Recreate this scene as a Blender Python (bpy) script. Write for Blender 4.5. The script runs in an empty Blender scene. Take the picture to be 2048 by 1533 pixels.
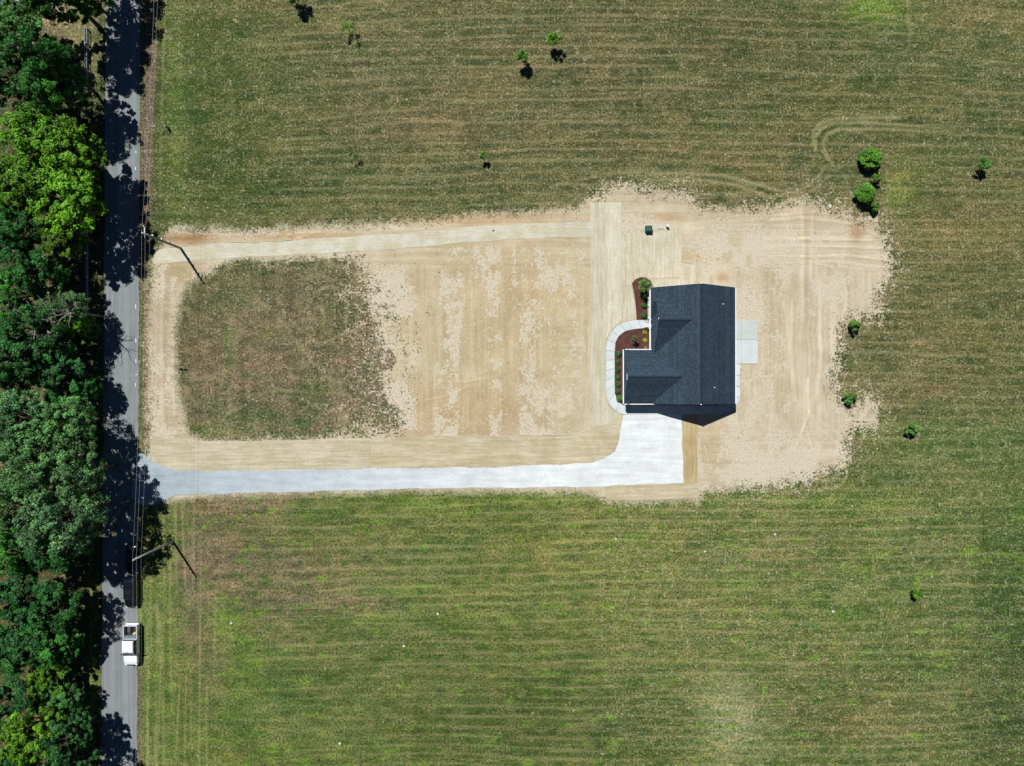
import bpy, bmesh, math, random
import numpy as np
from mathutils import Vector, Matrix

# ---------------------------------------------------------------- camera, world, sun
scene = bpy.context.scene
C = scene.collection
S = 150.0 / 2048.0            # metres per photo pixel on the ground
CAMH = 100.0
cam_d = bpy.data.cameras.new("camera"); cam = bpy.data.objects.new("camera", cam_d); C.objects.link(cam)
cam.location = (0, 0, CAMH); cam_d.lens = 24.0; cam_d.sensor_width = 36.0; cam_d.clip_end = 5000
scene.camera = cam
world = bpy.data.worlds.new("World"); scene.world = world; world.use_nodes = True
wn = world.node_tree
sky = wn.nodes.new("ShaderNodeTexSky"); sky.sky_type = 'NISHITA'; sky.sun_disc = False
sky.sun_elevation = math.radians(59.4); sky.sun_rotation = math.radians(-33.1)
sky.dust_density = 0.0; sky.air_density = 0.42; sky.ozone_density = 6.0
wn.nodes["Background"].inputs[1].default_value = 0.05
wn.links.new(sky.outputs[0], wn.nodes["Background"].inputs[0])
sun_d = bpy.data.lights.new("sun", 'SUN'); sun_d.energy = 5.0; sun_d.angle = math.radians(0.53); sun_d.color = (1, 0.975, 0.935)
sun = bpy.data.objects.new("sun", sun_d); C.objects.link(sun)
sun_to = Vector((-3.44, 5.27, 10.65)).normalized()
sun.rotation_euler = sun_to.to_track_quat('Z', 'Y').to_euler(); sun.location = sun_to * 200
scene.view_settings.view_transform = 'Standard'; scene.view_settings.look = 'None'
scene.view_settings.exposure = 0.0; scene.view_settings.gamma = 1.0
scene.render.engine = 'CYCLES'
scene.cycles.max_bounces = 6; scene.cycles.diffuse_bounces = 2; scene.cycles.transparent_max_bounces = 6

rnd = random.Random(7)
PI = math.pi

def P(px, py, z=0.0):
    """photo pixel of a point on the ground -> metres"""
    return ((px - 1024) * S, (766 - py) * S, z)
def Q(px, py, h):
    """photo pixel where a point at height h shows -> its metres"""
    k = 1 - h / CAMH
    return ((px - 1024) * S * k, (766 - py) * S * k, h)
def lin(r, g, b):
    f = lambda c: (c / 255 / 12.92) if c <= 10.3 else ((c / 255 + 0.055) / 1.055) ** 2.4
    return (f(r), f(g), f(b), 1.0)
GAIN = 1.42                    # sunlit level of a white flat surface
def alb(r, g, b):
    c = lin(r, g, b); return (min(c[0] / GAIN, .85), min(c[1] / GAIN, .85), min(c[2] / GAIN, .85), 1.0)

# ---------------------------------------------------------------- node helper
class NT:
    def __init__(s, name):
        s.m = bpy.data.materials.new(name); s.m.use_nodes = True; s.t = s.m.node_tree
        s.b = s.t.nodes["Principled BSDF"]; s.out = s.t.nodes["Material Output"]
    def n(s, kind, **kw):
        x = s.t.nodes.new(kind)
        for k, v in kw.items():
            if k.startswith('i_'):
                x.inputs[int(k[2:])].default_value = v
            else: setattr(x, k, v)
        return x
    def l(s, a, b): s.t.links.new(a, b)
    def put(s, sock, v):
        if hasattr(v, 'is_linked') or hasattr(v, 'links'): s.l(v, sock)
        elif isinstance(v, (tuple, list)):
            n = len(sock.default_value); sock.default_value = (tuple(v) + (1.0,))[:n]
        else: sock.default_value = v
    def coord(s): return s.n('ShaderNodeTexCoord').outputs['Object']
    def geo(s): return s.n('ShaderNodeNewGeometry').outputs['Position']
    def mp(s, vec, scale=(1, 1, 1), rot=(0, 0, 0), loc=(0, 0, 0)):
        x = s.n('ShaderNodeMapping'); s.l(vec, x.inputs[0])
        x.inputs['Scale'].default_value = scale; x.inputs['Rotation'].default_value = rot; x.inputs['Location'].default_value = loc
        return x.outputs[0]
    def noise(s, vec, scale, detail=3, rough=.6, dist=0):
        x = s.n('ShaderNodeTexNoise'); s.l(vec, x.inputs['Vector'])
        x.inputs['Scale'].default_value = scale; x.inputs['Detail'].default_value = detail
        x.inputs['Roughness'].default_value = rough; x.inputs['Distortion'].default_value = dist
        return x.outputs[0]
    def vor(s, vec, scale, feature='F1', out=0):
        x = s.n('ShaderNodeTexVoronoi', feature=feature); s.l(vec, x.inputs['Vector']); x.inputs['Scale'].default_value = scale
        return x.outputs[out]
    def rng(s, v, a, b, c, d, smooth=False):
        x = s.n('ShaderNodeMapRange'); x.clamp = True
        if smooth: x.interpolation_type = 'SMOOTHSTEP'
        s.put(x.inputs[0], v)
        for i, q in enumerate((a, b, c, d)): x.inputs[i + 1].default_value = q
        return x.outputs[0]
    def math(s, op, a, b=0.0, clamp=False):
        x = s.n('ShaderNodeMath', operation=op, use_clamp=clamp); s.put(x.inputs[0], a); s.put(x.inputs[1], b); return x.outputs[0]
    def mix(s, f, a, b, mode='MIX'):
        x = s.n('ShaderNodeMix', data_type='RGBA', blend_type=mode); s.put(x.inputs[0], f); s.put(x.inputs[6], a); s.put(x.inputs[7], b)
        return x.outputs[2]
    def scale(s, col, f):
        x = s.n('ShaderNodeVectorMath', operation='SCALE'); s.put(x.inputs[0], col); s.put(x.inputs[3], f); return x.outputs[0]
    def attr(s, name, o='Fac'):
        x = s.n('ShaderNodeAttribute'); x.attribute_name = name; return x.outputs[o]
    def bump(s, h, strength=.5, dist=.05):
        x = s.n('ShaderNodeBump'); s.put(x.inputs['Height'], h); x.inputs['Strength'].default_value = strength
        x.inputs['Distance'].default_value = dist; s.l(x.outputs[0], s.b.inputs['Normal'])
    def done(s, col, rough=.9, spec=.2, metal=0.0):
        s.put(s.b.inputs['Base Color'], col); s.put(s.b.inputs['Roughness'], rough)
        s.b.inputs['Specular IOR Level'].default_value = spec; s.b.inputs['Metallic'].default_value = metal
        return s.m

def simple(name, col, rough=.6, spec=.3, metal=0.0, var=.12, scale=3.0, bump=0.0, coat=0.0):
    t = NT(name); g = t.coord(); nz = t.noise(g, scale, 4)
    c = t.scale(col[:3], t.rng(nz, .3, .7, 1 - var, 1 + var))
    if bump: t.bump(nz, bump, .02)
    m = t.done(c, rough, spec, metal); t.b.inputs['Coat Weight'].default_value = coat
    return m

# ---------------------------------------------------------------- mesh helpers
def tag(o, label=None, cat=None, group=None, kind=None):
    if label: o['label'] = label
    if cat: o['category'] = cat
    if group: o['group'] = group
    if kind: o['kind'] = kind
    return o
def empty(name, loc, label, cat, group=None, rz=0.0):
    o = bpy.data.objects.new(name, None); C.objects.link(o); o.location = loc; o.rotation_euler = (0, 0, rz)
    o.empty_display_size = .3
    return tag(o, label, cat, group)
def link(name, me, mats, parent=None, smooth=False):
    o = bpy.data.objects.new(name, me); C.objects.link(o)
    if not isinstance(mats, (list, tuple)): mats = [mats]
    if not me.materials:
        for m in mats: me.materials.append(m)
    if parent is not None: o.parent = parent
    if smooth:
        for p in me.polygons: p.use_smooth = True
    return o
def obj(name, bm, mats, parent=None, smooth=False, fix=True):
    if fix: bmesh.ops.recalc_face_normals(bm, faces=bm.faces)
    me = bpy.data.meshes.new(name); bm.to_mesh(me); bm.free()
    return link(name, me, mats, parent, smooth)
def box(bm, c, s, rz=0.0, mi=0, bevel=0.0):
    r = bmesh.ops.create_cube(bm, size=1.0); vs = r['verts']
    M = Matrix.Translation(c) @ Matrix.Rotation(rz, 4, 'Z') @ Matrix.Diagonal((s[0], s[1], s[2], 1))
    bmesh.ops.transform(bm, matrix=M, verts=vs)
    fs = {f for v in vs for f in v.link_faces}
    for f in fs: f.material_index = mi
    if bevel:
        es = list({e for v in vs for e in v.link_edges})
        bmesh.ops.bevel(bm, geom=es, offset=bevel, segments=2, affect='EDGES', profile=.5)
def tube(bm, pts, radii, n=8, mi=0, cap=True):
    pts = [Vector(p) for p in pts]; rings = []
    for i, p in enumerate(pts):
        d = (pts[min(i + 1, len(pts) - 1)] - pts[max(i - 1, 0)]).normalized()
        a = d.cross(Vector((0, 0, 1)))
        if a.length < 1e-3: a = Vector((1, 0, 0))
        a.normalize(); b = d.cross(a)
        r = radii[i] if isinstance(radii, (list, tuple)) else radii
        rings.append([bm.verts.new(p + (a * math.cos(2 * PI * k / n) + b * math.sin(2 * PI * k / n)) * r) for k in range(n)])
    for i in range(len(rings) - 1):
        for k in range(n):
            f = bm.faces.new((rings[i][k], rings[i][(k + 1) % n], rings[i + 1][(k + 1) % n], rings[i + 1][k])); f.material_index = mi
    if cap:
        bm.faces.new(rings[0]).material_index = mi; bm.faces.new(rings[-1][::-1]).material_index = mi
def loft(bm, rings, mi=0, cap=True):
    R = [[bm.verts.new(p) for p in r] for r in rings]; n = len(R[0])
    for i in range(len(R) - 1):
        for k in range(n):
            f = bm.faces.new((R[i][k], R[i][(k + 1) % n], R[i + 1][(k + 1) % n], R[i + 1][k])); f.material_index = mi
    if cap:
        bm.faces.new(R[0]).material_index = mi; bm.faces.new(R[-1][::-1]).material_index = mi
def smooth_poly(pts, step=6.0):
    """resample closed polygon (pixels) finely, keep corners"""
    out = []
    n = len(pts)
    for i in range(n):
        a, b = pts[i], pts[(i + 1) % n]; L = math.hypot(b[0] - a[0], b[1] - a[1]); k = max(1, int(L / step))
        for j in range(k): out.append((a[0] + (b[0] - a[0]) * j / k, a[1] + (b[1] - a[1]) * j / k))
    return out
def sheet(name, pts, z0, z1, mat, jit=0.0, step=6.0, kind=None, parent=None):
    """solid slab with outline pts (photo pixels on the ground), bottom z0, top z1"""
    q = smooth_poly(pts, step) if jit else pts
    if jit:
        r = random.Random(len(q) * 13 + int(pts[0][0]))
        ph = [r.uniform(0, 6.28) for _ in range(4)]
        q = [(x + jit * (r.uniform(-.6, .6) + math.sin(i * .5 + ph[0]) * .7 + math.sin(i * .21 + ph[1]) * .7),
              y + jit * (r.uniform(-.6, .6) + math.sin(i * .43 + ph[2]) * .7 + math.sin(i * .17 + ph[3]) * .7)) for i, (x, y) in enumerate(q)]
    bm = bmesh.new()
    top = [bm.verts.new(P(x, y, z1)) for x, y in q]; bot = [bm.verts.new(P(x, y, z0)) for x, y in q]
    f = bm.faces.new(top); n = len(q)
    for i in range(n): bm.faces.new((top[i], top[(i + 1) % n], bot[(i + 1) % n], bot[i]))
    bmesh.ops.triangulate(bm, faces=[f])
    o = obj(name, bm, mat, parent)
    if kind: o['kind'] = kind
    return o

# ---------------------------------------------------------------- numpy painting of the ground's soil and plant cover
def vnoise(x, y, seed):
    xi = np.floor(x).astype(np.int64); yi = np.floor(y).astype(np.int64); fx = x - xi; fy = y - yi
    fx = fx * fx * (3 - 2 * fx); fy = fy * fy * (3 - 2 * fy)
    def h(a, b):
        n = (a * 374761393 + b * 668265263 + seed * 982451653) & 0x7fffffff
        n = ((n ^ (n >> 13)) * 1274126177) & 0x7fffffff
        return ((n ^ (n >> 16)) & 0xffff) / 65535.0
    return (h(xi, yi) * (1 - fx) + h(xi + 1, yi) * fx) * (1 - fy) + (h(xi, yi + 1) * (1 - fx) + h(xi + 1, yi + 1) * fx) * fy
def fbm(x, y, sx, sy, seed, octv=4, r=.5):
    s = 0; a = 1; t = 0
    for o in range(octv):
        s = s + a * vnoise(x / sx * 2 ** o, y / sy * 2 ** o, seed + o * 17); t += a; a *= r
    return s / t
def sdf(X, Y, poly):
    """signed distance (px), positive inside"""
    d = np.full(X.shape, 1e9); ins = np.zeros(X.shape, bool); n = len(poly)
    for i in range(n):
        ax, ay = poly[i]; bx, by = poly[(i + 1) % n]; ex, ey = bx - ax, by - ay
        t = np.clip(((X - ax) * ex + (Y - ay) * ey) / (ex * ex + ey * ey + 1e-9), 0, 1)
        d = np.minimum(d, np.hypot(X - ax - t * ex, Y - ay - t * ey))
        if ay != by:
            c = ((ay > Y) != (by > Y)) & (X < (bx - ax) * (Y - ay) / (by - ay) + ax); ins ^= c
    return np.where(ins, d, -d)
def ldist(X, Y, pts):
    d = np.full(X.shape, 1e9)
    for (ax, ay), (bx, by) in zip(pts[:-1], pts[1:]):
        ex, ey = bx - ax, by - ay
        t = np.clip(((X - ax) * ex + (Y - ay) * ey) / (ex * ex + ey * ey + 1e-9), 0, 1)
        d = np.minimum(d, np.hypot(X - ax - t * ex, Y - ay - t * ey))
    return d
def sstep(a, b, x):
    t = np.clip((x - a) / (b - a), 0, 1); return t * t * (3 - 2 * t)

DIRT = [(296, 640), (300, 560), (306, 520), (322, 498), (334, 470), (345, 454), (372, 456), (400, 464), (440, 456), (500, 461), (560, 455), (640, 450), (740, 448),
        (850, 443), (900, 434), (960, 426), (1050, 427), (1110, 417), (1150, 417), (1176, 402), (1200, 392), (1215, 376), (1240, 366), (1300, 378), (1340, 380),
        (1378, 390), (1400, 412), (1440, 421), (1500, 420), (1560, 413), (1590, 402), (1612, 398), (1640, 412), (1690, 425), (1716, 438), (1752, 440), (1768, 470), (1780, 510),
        (1784, 540), (1770, 566), (1752, 600), (1756, 626), (1716, 634), (1690, 640), (1680, 654), (1676, 700), (1668, 740), (1668, 780), (1684, 806), (1704, 818), (1716, 806),
        (1738, 792), (1752, 810), (1756, 846), (1742, 858), (1712, 852), (1700, 870), (1694, 900), (1696, 920), (1678, 936), (1650, 940), (1630, 956), (1580, 966), (1520, 974),
        (1460, 980), (1400, 988), (1398, 1000), (1300, 1002), (1216, 1002), (1190, 990), (1120, 982), (1000, 981), (900, 980), (760, 983), (620, 986), (480, 990), (400, 993), (346, 997),
        (330, 1006), (300, 990), (296, 920), (298, 860), (294, 760)]
ISLAND = [(362, 594), (376, 566), (404, 552), (430, 532), (470, 520), (520, 518), (600, 516), (680, 512), (716, 516), (722, 540), (736, 560), (770, 600), (780, 640), (800, 690), (806, 730),
          (790, 770), (800, 820), (796, 862), (760, 866), (720, 876), (650, 880), (560, 880), (480, 884), (410, 882), (376, 872), (368, 840), (360, 800), (354, 740), (352, 660)]
TRACKS = [  # worn wheel tracks in the grass (photo pixels), width, strength
    ([(1626, 290), (1628, 262), (1640, 248), (1662, 239), (1700, 236), (1800, 236)], 3.6, 1.0),
    ([(1630, 300), (1632, 272), (1644, 256), (1668, 246), (1720, 244), (1900, 258), (2040, 268)], 3.2, .95),
    ([(1664, 326), (1650, 306), (1646, 284), (1654, 268), (1676, 258), (1760, 258), (1900, 264), (2048, 276)], 3.6, .95),
    ([(1300, 348), (1380, 346), (1450, 352), (1530, 372), (1570, 384), (1600, 386)], 4, .9),
    ([(1290, 362), (1380, 358), (1440, 364), (1500, 378), (1548, 398)], 3.6, .85),
    ([(1100, 372), (1200, 352), (1300, 340), (1420, 338)], 3.0, .4),
    ([(1540, 395), (1580, 386), (1620, 372), (1640, 350), (1652, 330)], 2.5, .6),
    ([(1550, 412), (1590, 396), (1628, 380), (1660, 352)], 2.5, .6),
    ([(1664, 330), (1690, 350), (1698, 380), (1712, 400), (1740, 440)], 3.0, .4),
    ([(1646, 974), (1668, 976), (1684, 968), (1694, 950), (1692, 930)], 3.0, .8),
    ([(1694, 918), (1760, 912), (1850, 905), (1930, 888), (2010, 880)], 3.0, .35),
    ([(330, 0), (326, 140), (322, 280), (320, 430)], 3.0, .35),
    ([(312, 1210), (320, 1260), (322, 1340), (318, 1440), (312, 1533)], 4.0, .45),
    ([(1818, 0), (1816, 30), (1822, 60), (1816, 100)], 4.0, .5),
    ([(1700, 38), (1760, 28), (1800, 40), (1830, 48)], 2.0, .6),
    ([(580, 640), (640, 690), (700, 660), (760, 700)], 3.0, .5), ([(480, 560), (560, 640), (640, 740)], 4.0, .35), ([(440, 800), (560, 780), (700, 790)], 3.0, .35),
    ([(610, 620), (630, 585), (660, 570), (690, 590), (694, 640)], 3.0, .5),
]
BLOBS = [  # natural colour patches of the turf: x, y, rx, ry, colour, strength
    (440, 330, 170, 260, (62, 86, 36), .8), (420, 120, 110, 160, (72, 94, 42), .6), (350, 200, 22, 300, (98, 122, 56), .6), (800, 120, 300, 130, (106, 104, 72), .55), (900, 260, 300, 60, (102, 100, 68), .5),
    (900, 350, 360, 40, (84, 94, 58), .6), (1150, 160, 260, 140, (104, 98, 66), .5), (1450, 90, 260, 110, (88, 90, 56), .6), (1750, 20, 70, 34, (110, 150, 44), .85), (1900, 110, 240, 60, (80, 98, 58), .6),
    (1990, 40, 120, 30, (128, 122, 74), .6), (1560, 60, 120, 60, (78, 86, 46), .5), (1700, 190, 200, 60, (88, 96, 52), .5), (1500, 300, 160, 60, (116, 110, 70), .5), (1590, 340, 30, 60, (76, 86, 54), .8), (1560, 340, 14, 60, (124, 118, 76), .5),
    (1640, 360, 28, 18, (92, 104, 74), .8), (1790, 385, 36, 46, (122, 142, 58), .85), (1820, 340, 60, 40, (112, 122, 60), .5), (1950, 420, 140, 80, (102, 104, 62), .6), (1900, 480, 160, 40, (118, 116, 68), .6),
    (1960, 570, 140, 30, (88, 96, 54), .6), (1850, 640, 200, 90, (100, 102, 64), .6), (1960, 700, 140, 80, (102, 106, 60), .6), (1800, 740, 120, 50, (124, 116, 84), .4), (1900, 800, 150, 40, (114, 112, 72), .7),
    (1750, 860, 60, 24, (92, 122, 52), .7), (1950, 880, 140, 50, (88, 114, 56), .8), (1850, 930, 180, 50, (98, 116, 62), .7), (2030, 880, 30, 40, (76, 102, 50), .7), (1800, 960, 60, 20, (84, 104, 58), .7),
    (1600, 1000, 200, 14, (100, 134, 48), .6), (1100, 995, 120, 10, (106, 138, 50), .6), (840, 1005, 60, 14, (98, 138, 44), .7), (620, 1020, 30, 16, (96, 128, 48), .6),
    (480, 1010, 140, 26, (118, 106, 86), .75), (430, 1090, 110, 90, (118, 106, 88), .85), (560, 1120, 200, 60, (116, 106, 84), .75), (620, 1205, 200, 40, (120, 108, 90), .75), (520, 1270, 130, 30, (116, 106, 84), .5), (380, 1200, 30, 140, (118, 106, 90), .75), (430, 1320, 26, 90, (112, 104, 82), .55),
    (320, 1250, 40, 300, (96, 118, 54), .8), (460, 1250, 30, 40, (100, 136, 52), .7), (500, 1330, 40, 80, (100, 132, 54), .5), (700, 1330, 200, 60, (102, 112, 68), .5), (860, 1230, 40, 16, (84, 112, 46), .7), (800, 1180, 60, 10, (112, 146, 52), .6),
    (600, 1420, 200, 80, (88, 110, 54), .6), (740, 1240, 60, 10, (104, 140, 48), .6), (1000, 1100, 300, 80, (112, 118, 68), .4), (1250, 1150, 250, 120, (116, 124, 68), .5), (1080, 1455, 300, 100, (72, 88, 42), .9), (700, 1340, 160, 60, (80, 100, 48), .6), (1000, 1290, 180, 40, (84, 98, 48), .6), (640, 1060, 300, 26, (92, 108, 54), .4), (1650, 1060, 160, 40, (92, 108, 52), .6), (1560, 1390, 120, 60, (84, 98, 50), .6),
    (1200, 1420, 160, 80, (94, 106, 60), .5), (1450, 1250, 220, 100, (118, 122, 72), .5), (1465, 1440, 66, 80, (154, 158, 118), .9), (1550, 1120, 160, 60, (122, 120, 76), .5), (1800, 1120, 60, 80, (92, 112, 56), .6),
    (1900, 1120, 90, 140, (108, 116, 72), .6), (2020, 1150, 44, 200, (70, 96, 46), .85), (1968, 1130, 6, 140, (66, 94, 38), .85), (1958, 1250, 8, 120, (66, 90, 40), .7), (2015, 1290, 62, 130, (60, 86, 40), .85), (1850, 1340, 140, 120, (90, 104, 58), .6), (1700, 1430, 160, 90, (94, 96, 62), .5), (1900, 1480, 130, 70, (100, 108, 60), .5),
    (2020, 1460, 76, 130, (64, 82, 42), .9), (1945, 1440, 14, 90, (66, 84, 42), .6), (1700, 1200, 120, 60, (96, 118, 56), .5), (1690, 1230, 24, 12, (84, 120, 46), .8), (1480, 1170, 26, 14, (92, 130, 46), .8), (1520, 1310, 40, 14, (96, 126, 50), .6),
    (1795, 1165, 22, 14, (74, 104, 52), .8), (1870, 1048, 12, 8, (60, 92, 40), .8), (1790, 1076, 10, 8, (64, 98, 40), .7), (1900, 1245, 12, 18, (72, 100, 56), .7), (1840, 1350, 20, 16, (72, 100, 48), .7),
    (560, 1390, 16, 10, (72, 102, 44), .7), (540, 1305, 12, 10, (74, 108, 46), .7), (580, 1340, 10, 8, (74, 108, 46), .6), (1010, 1360, 10, 8, (76, 104, 44), .7), (470, 1375, 10, 8, (80, 120, 48), .6), (980, 1480, 22, 10, (88, 124, 50), .7),
    (2006, 888, 9, 9, (168, 158, 128), .8), (1742, 345, 26, 10, (112, 98, 78), .7), (1752, 375, 16, 60, (112, 98, 78), .6), (1824, 882, 12, 6, (120, 110, 84), .6), (1970, 330, 14, 8, (116, 112, 76), .5), (1110, 92, 14, 8, (140, 130, 98), .6), (1050, 126, 14, 8, (140, 130, 98), .6), (1838, 1200, 12, 8, (118, 110, 86), .6), (700, 72, 10, 8, (130, 120, 90), .5), (968, 322, 9, 6, (136, 126, 96), .6),
    # the mown rough inside the loop
    (430, 640, 30, 60, (100, 104, 66), .6), (600, 600, 120, 50, (108, 100, 76), .6), (440, 700, 60, 120, (108, 102, 76), .6), (520, 760, 90, 60, (112, 104, 80), .6), (690, 600, 60, 70, (92, 94, 60), .6), (650, 640, 14, 30, (86, 98, 60), .7),
    (630, 760, 26, 30, (82, 92, 50), .8), (620, 790, 30, 30, (86, 98, 56), .7), (456, 700, 8, 50, (88, 110, 56), .7), (530, 670, 14, 14, (98, 116, 56), .6), (440, 865, 50, 14, (140, 146, 88), .7), (560, 872, 60, 8, (72, 100, 50), .8), (604, 850, 12, 10, (70, 104, 50), .8),
    (500, 840, 80, 30, (96, 108, 64), .6), (700, 860, 30, 14, (80, 104, 54), .8), (760, 850, 40, 20, (88, 98, 54), .7), (400, 860, 24, 14, (84, 104, 52), .7), (655, 864, 10, 6, (60, 96, 44), .8),
]
DIRTBLOBS = [
    (1000, 640, 230, 260, (208, 189, 151), .9), (1080, 560, 90, 60, (208, 184, 144), .5), (900, 830, 200, 60, (200, 172, 132), .6), (325, 680, 40, 200, (198, 182, 154), .9), (360, 545, 60, 24, (190, 168, 130), .7), (380, 474, 60, 12, (176, 140, 100), .9),
    (620, 468, 140, 8, (206, 172, 128), .8), (950, 438, 160, 10, (204, 172, 130), .7), (1215, 430, 200, 40, (214, 196, 164), .6), (1310, 390, 60, 14, (196, 176, 152), .6), (1325, 430, 30, 10, (202, 160, 118), .5), (1480, 480, 100, 50, (214, 202, 170), .6),
    (1600, 430, 140, 24, (206, 187, 157), .7), (1600, 500, 170, 60, (215, 199, 170), .6), (1400, 515, 60, 10, (206, 178, 136), .8), (1640, 640, 90, 160, (218, 203, 176), .7), (1540, 720, 60, 200, (213, 196, 166), .7), (1443, 555, 13, 12, (194, 162, 122), .9), (1712, 460, 14, 26, (188, 152, 114), .6),
    (1560, 880, 140, 70, (216, 201, 174), .7), (1450, 960, 90, 30, (216, 203, 178), .7), (1725, 832, 26, 22, (204, 186, 160), .8), (1420, 880, 30, 80, (202, 176, 136), .5), (310, 885, 10, 30, (176, 148, 118), .8), (1520, 630, 40, 90, (204, 182, 146), .4),
]

def build_ground():
    xs = np.concatenate([[-2500, -900, -400, -220, -150, -115, -95], np.arange(-82, 82.01, .2), [95, 115, 150, 220, 400, 900, 2500]])
    ys = np.concatenate([[-2500, -900, -400, -220, -130, -95, -75], np.arange(-62, 62.01, .2), [75, 95, 130, 220, 400, 900, 2500]])
    nx, ny = len(xs), len(ys)
    XX, YY = np.meshgrid(xs, ys); X = XX.ravel() / S + 1024; Y = 766 - YY.ravel() / S
    wob = lambda s, a: ((fbm(X, Y, s, s, 3) - .5) * a, (fbm(X, Y, s, s, 9) - .5) * a)
    wx, wy = wob(60, 46)
    # --- turf colour
    col = np.empty((X.size, 3)); north = (88, 96, 56); south = (100, 116, 56)
    w = sstep(880, 1000, Y + wy)[:, None]
    col[:] = np.array(north) * (1 - w) + np.array(south) * w
    isl = sstep(-10, 20, sdf(X, Y, ISLAND))[:, None]; col = col * (1 - isl) + np.array((113, 107, 82)) * isl
    for (cx, cy, rx, ry, c, a) in BLOBS:
        d = ((X + wx * min(1, rx / 50) - cx) / rx) ** 2 + ((Y + wy * min(1, ry / 50) - cy) / ry) ** 2
        k = (a * np.exp(-d * .9))[:, None]; col = col * (1 - k) + np.array(c) * k
    n1 = fbm(X + wx, Y + wy, 110, 60, 21); n2 = fbm(X + wx, Y + wy * .4, 46, 18, 31); n3 = fbm(X, Y, 16, 8, 41, 3)
    pt = ((n1 - .5) * .9 + (n2 - .5) * .9 + (n3 - .5) * .9)[:, None]; col = col * (1 + pt * np.array((.34, .10, .28))) * (1 + (n3 - .5)[:, None] * .25)
    g = sstep(.52, .75, n1 * .5 + n2 * .5)[:, None] * .35; col = col * (1 - g) + col * np.array((.86, 1.07, .74)) * g
    g = sstep(.52, .72, fbm(X, Y, 90, 30, 51))[:, None] * .5; col = col * (1 - g) + col * np.array((1.16, 1.05, 1.12)) * g
    # mower rows: thin pale lines of cut straw between greener strips
    vv = Y + .014 * (X - 1000) + (fbm(X, Y, 420, 160, 231, 3) - .5) * 34 + (fbm(X, Y, 90, 60, 232, 2) - .5) * 5
    vv = np.where(Y < 420, vv - .00003 * (X - 1000) ** 2, vv)
    r1 = .5 + .5 * np.cos(vv / (20.5 + 0 * X) * 2 * np.pi + 2.2 * (fbm(X, Y, 700, 60, 238, 2) - .5)); r2_ = .5 + .5 * np.cos(vv / 13.3 * 2 * np.pi + 1)
    pa = fbm(X, Y, 150, 11, 233, 4, .6); pb = fbm(X, Y, 60, 60, 234, 3)
    rows = np.clip(sstep(.78, 1.0, r1) * sstep(.32, .56, pa) * 1.25 + .5 * sstep(.7, 1, r2_) * sstep(.5, .64, fbm(X, Y, 120, 9, 235, 3)), 0, 1)
    amp = sstep(420, 640, X) * (.75 + .5 * (pb > .5)) * np.where(Y > 900, 1.0, .9) * np.where((Y > 1330) & (X < 900), .5, 1) * sstep(-10, 0, -sdf(X, Y, ISLAND)); amp *= 1 - .7 * sstep(1900, 1990, X) * (Y > 860); amp *= 1 - .4 * (X > 1500) * sstep(540, 600, Y) * sstep(990, 930, Y); amp *= 1 - .15 * sstep(1400, 1500, X) * (Y < 560)
    rows = rows * np.clip(amp, 0, 1.1)
    vl = sstep(.6, .95, .5 + .5 * np.cos((X + (fbm(X, Y, 60, 300, 236, 2) - .5) * 24) / 15.5 * 2 * np.pi)) * sstep(.42, .6, fbm(X, Y, 10, 160, 237, 3)) * sstep(480, 400, X) * (Y > 985)
    rows = np.maximum(rows, vl * .9)
    col = col * (1 - .03 * (1 - r1)[:, None] * np.clip(amp, 0, 1)[:, None] * np.array((1, .55, 1)))
    # small lush tufts of darker green and bright clumps
    tf = fbm(X, Y, 15, 12, 61, 3); g = (sstep(.70, .80, tf) * (Y > 990) )[:, None] * .75; col = col * (1 - g) + np.array((66, 108, 36)) * g
    tf = fbm(X, Y, 34, 10, 71, 3); g = (sstep(.66, .82, tf) * (Y > 990))[:, None] * .65; col = col * (1 - g) + np.array((112, 152, 48)) * g
    # --- wood floor and verges
    f = sstep(222, 190, X + wx * .3)[:, None]; fl = np.where((fbm(X, Y, 30, 30, 81) > .5)[:, None], np.array((62, 84, 42)), np.array((84, 82, 52))); col = col * (1 - f) + fl * f
    for (cx, cy, rx, ry, c, a) in [(110, 35, 46, 24, (196, 176, 140), .95), (150, 70, 40, 60, (150, 136, 100), .7), (172, 130, 34, 60, (146, 140, 92), .7), (85, 590, 30, 20, (150, 138, 108), .7), (190, 640, 16, 60, (120, 134, 70), .7), (184, 1400, 22, 60, (112, 142, 62), .8), (190, 800, 12, 200, (104, 122, 64), .5), (185, 1200, 14, 120, (110, 134, 62), .5)]:
        k = (a * np.exp(-(((X + wx * .3 - cx) / rx) ** 2 + ((Y + wy * .3 - cy) / ry) ** 2)))[:, None]; col = col * (1 - k) + np.array(c) * k
    vr = (sstep(274, 280, X) * sstep(300, 292, X + wx * .1) * (Y < 900))[:, None] * .8; col = col * (1 - vr) + np.array((112, 104, 80)) * vr
    cx = 306 - 14 * sstep(0, 460, Y); vr = (np.exp(-((X + wx * .08 - cx) / 9.5) ** 4) * sstep(520, 440, Y))[:, None] * .9; col = col * (1 - vr) + np.array((122, 104, 92)) * vr
    vr = (np.exp(-((X + wx * .05 - 283) / 5) ** 4) * sstep(570, 600, Y) * sstep(905, 880, Y))[:, None] * .9; col = col * (1 - vr) + np.array((98, 108, 58)) * vr
    vr = (np.exp(-((X + wx * .06 - 291) / 4) ** 4) * sstep(560, 600, Y) * sstep(905, 880, Y))[:, None] * .7; col = col * (1 - vr) + np.array((140, 120, 84)) * vr
    vr = (np.exp(-((X - 281) / 5) ** 4) * sstep(1310, 1350, Y))[:, None] * .7; col = col * (1 - vr) + np.array((118, 104, 84)) * vr
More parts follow.
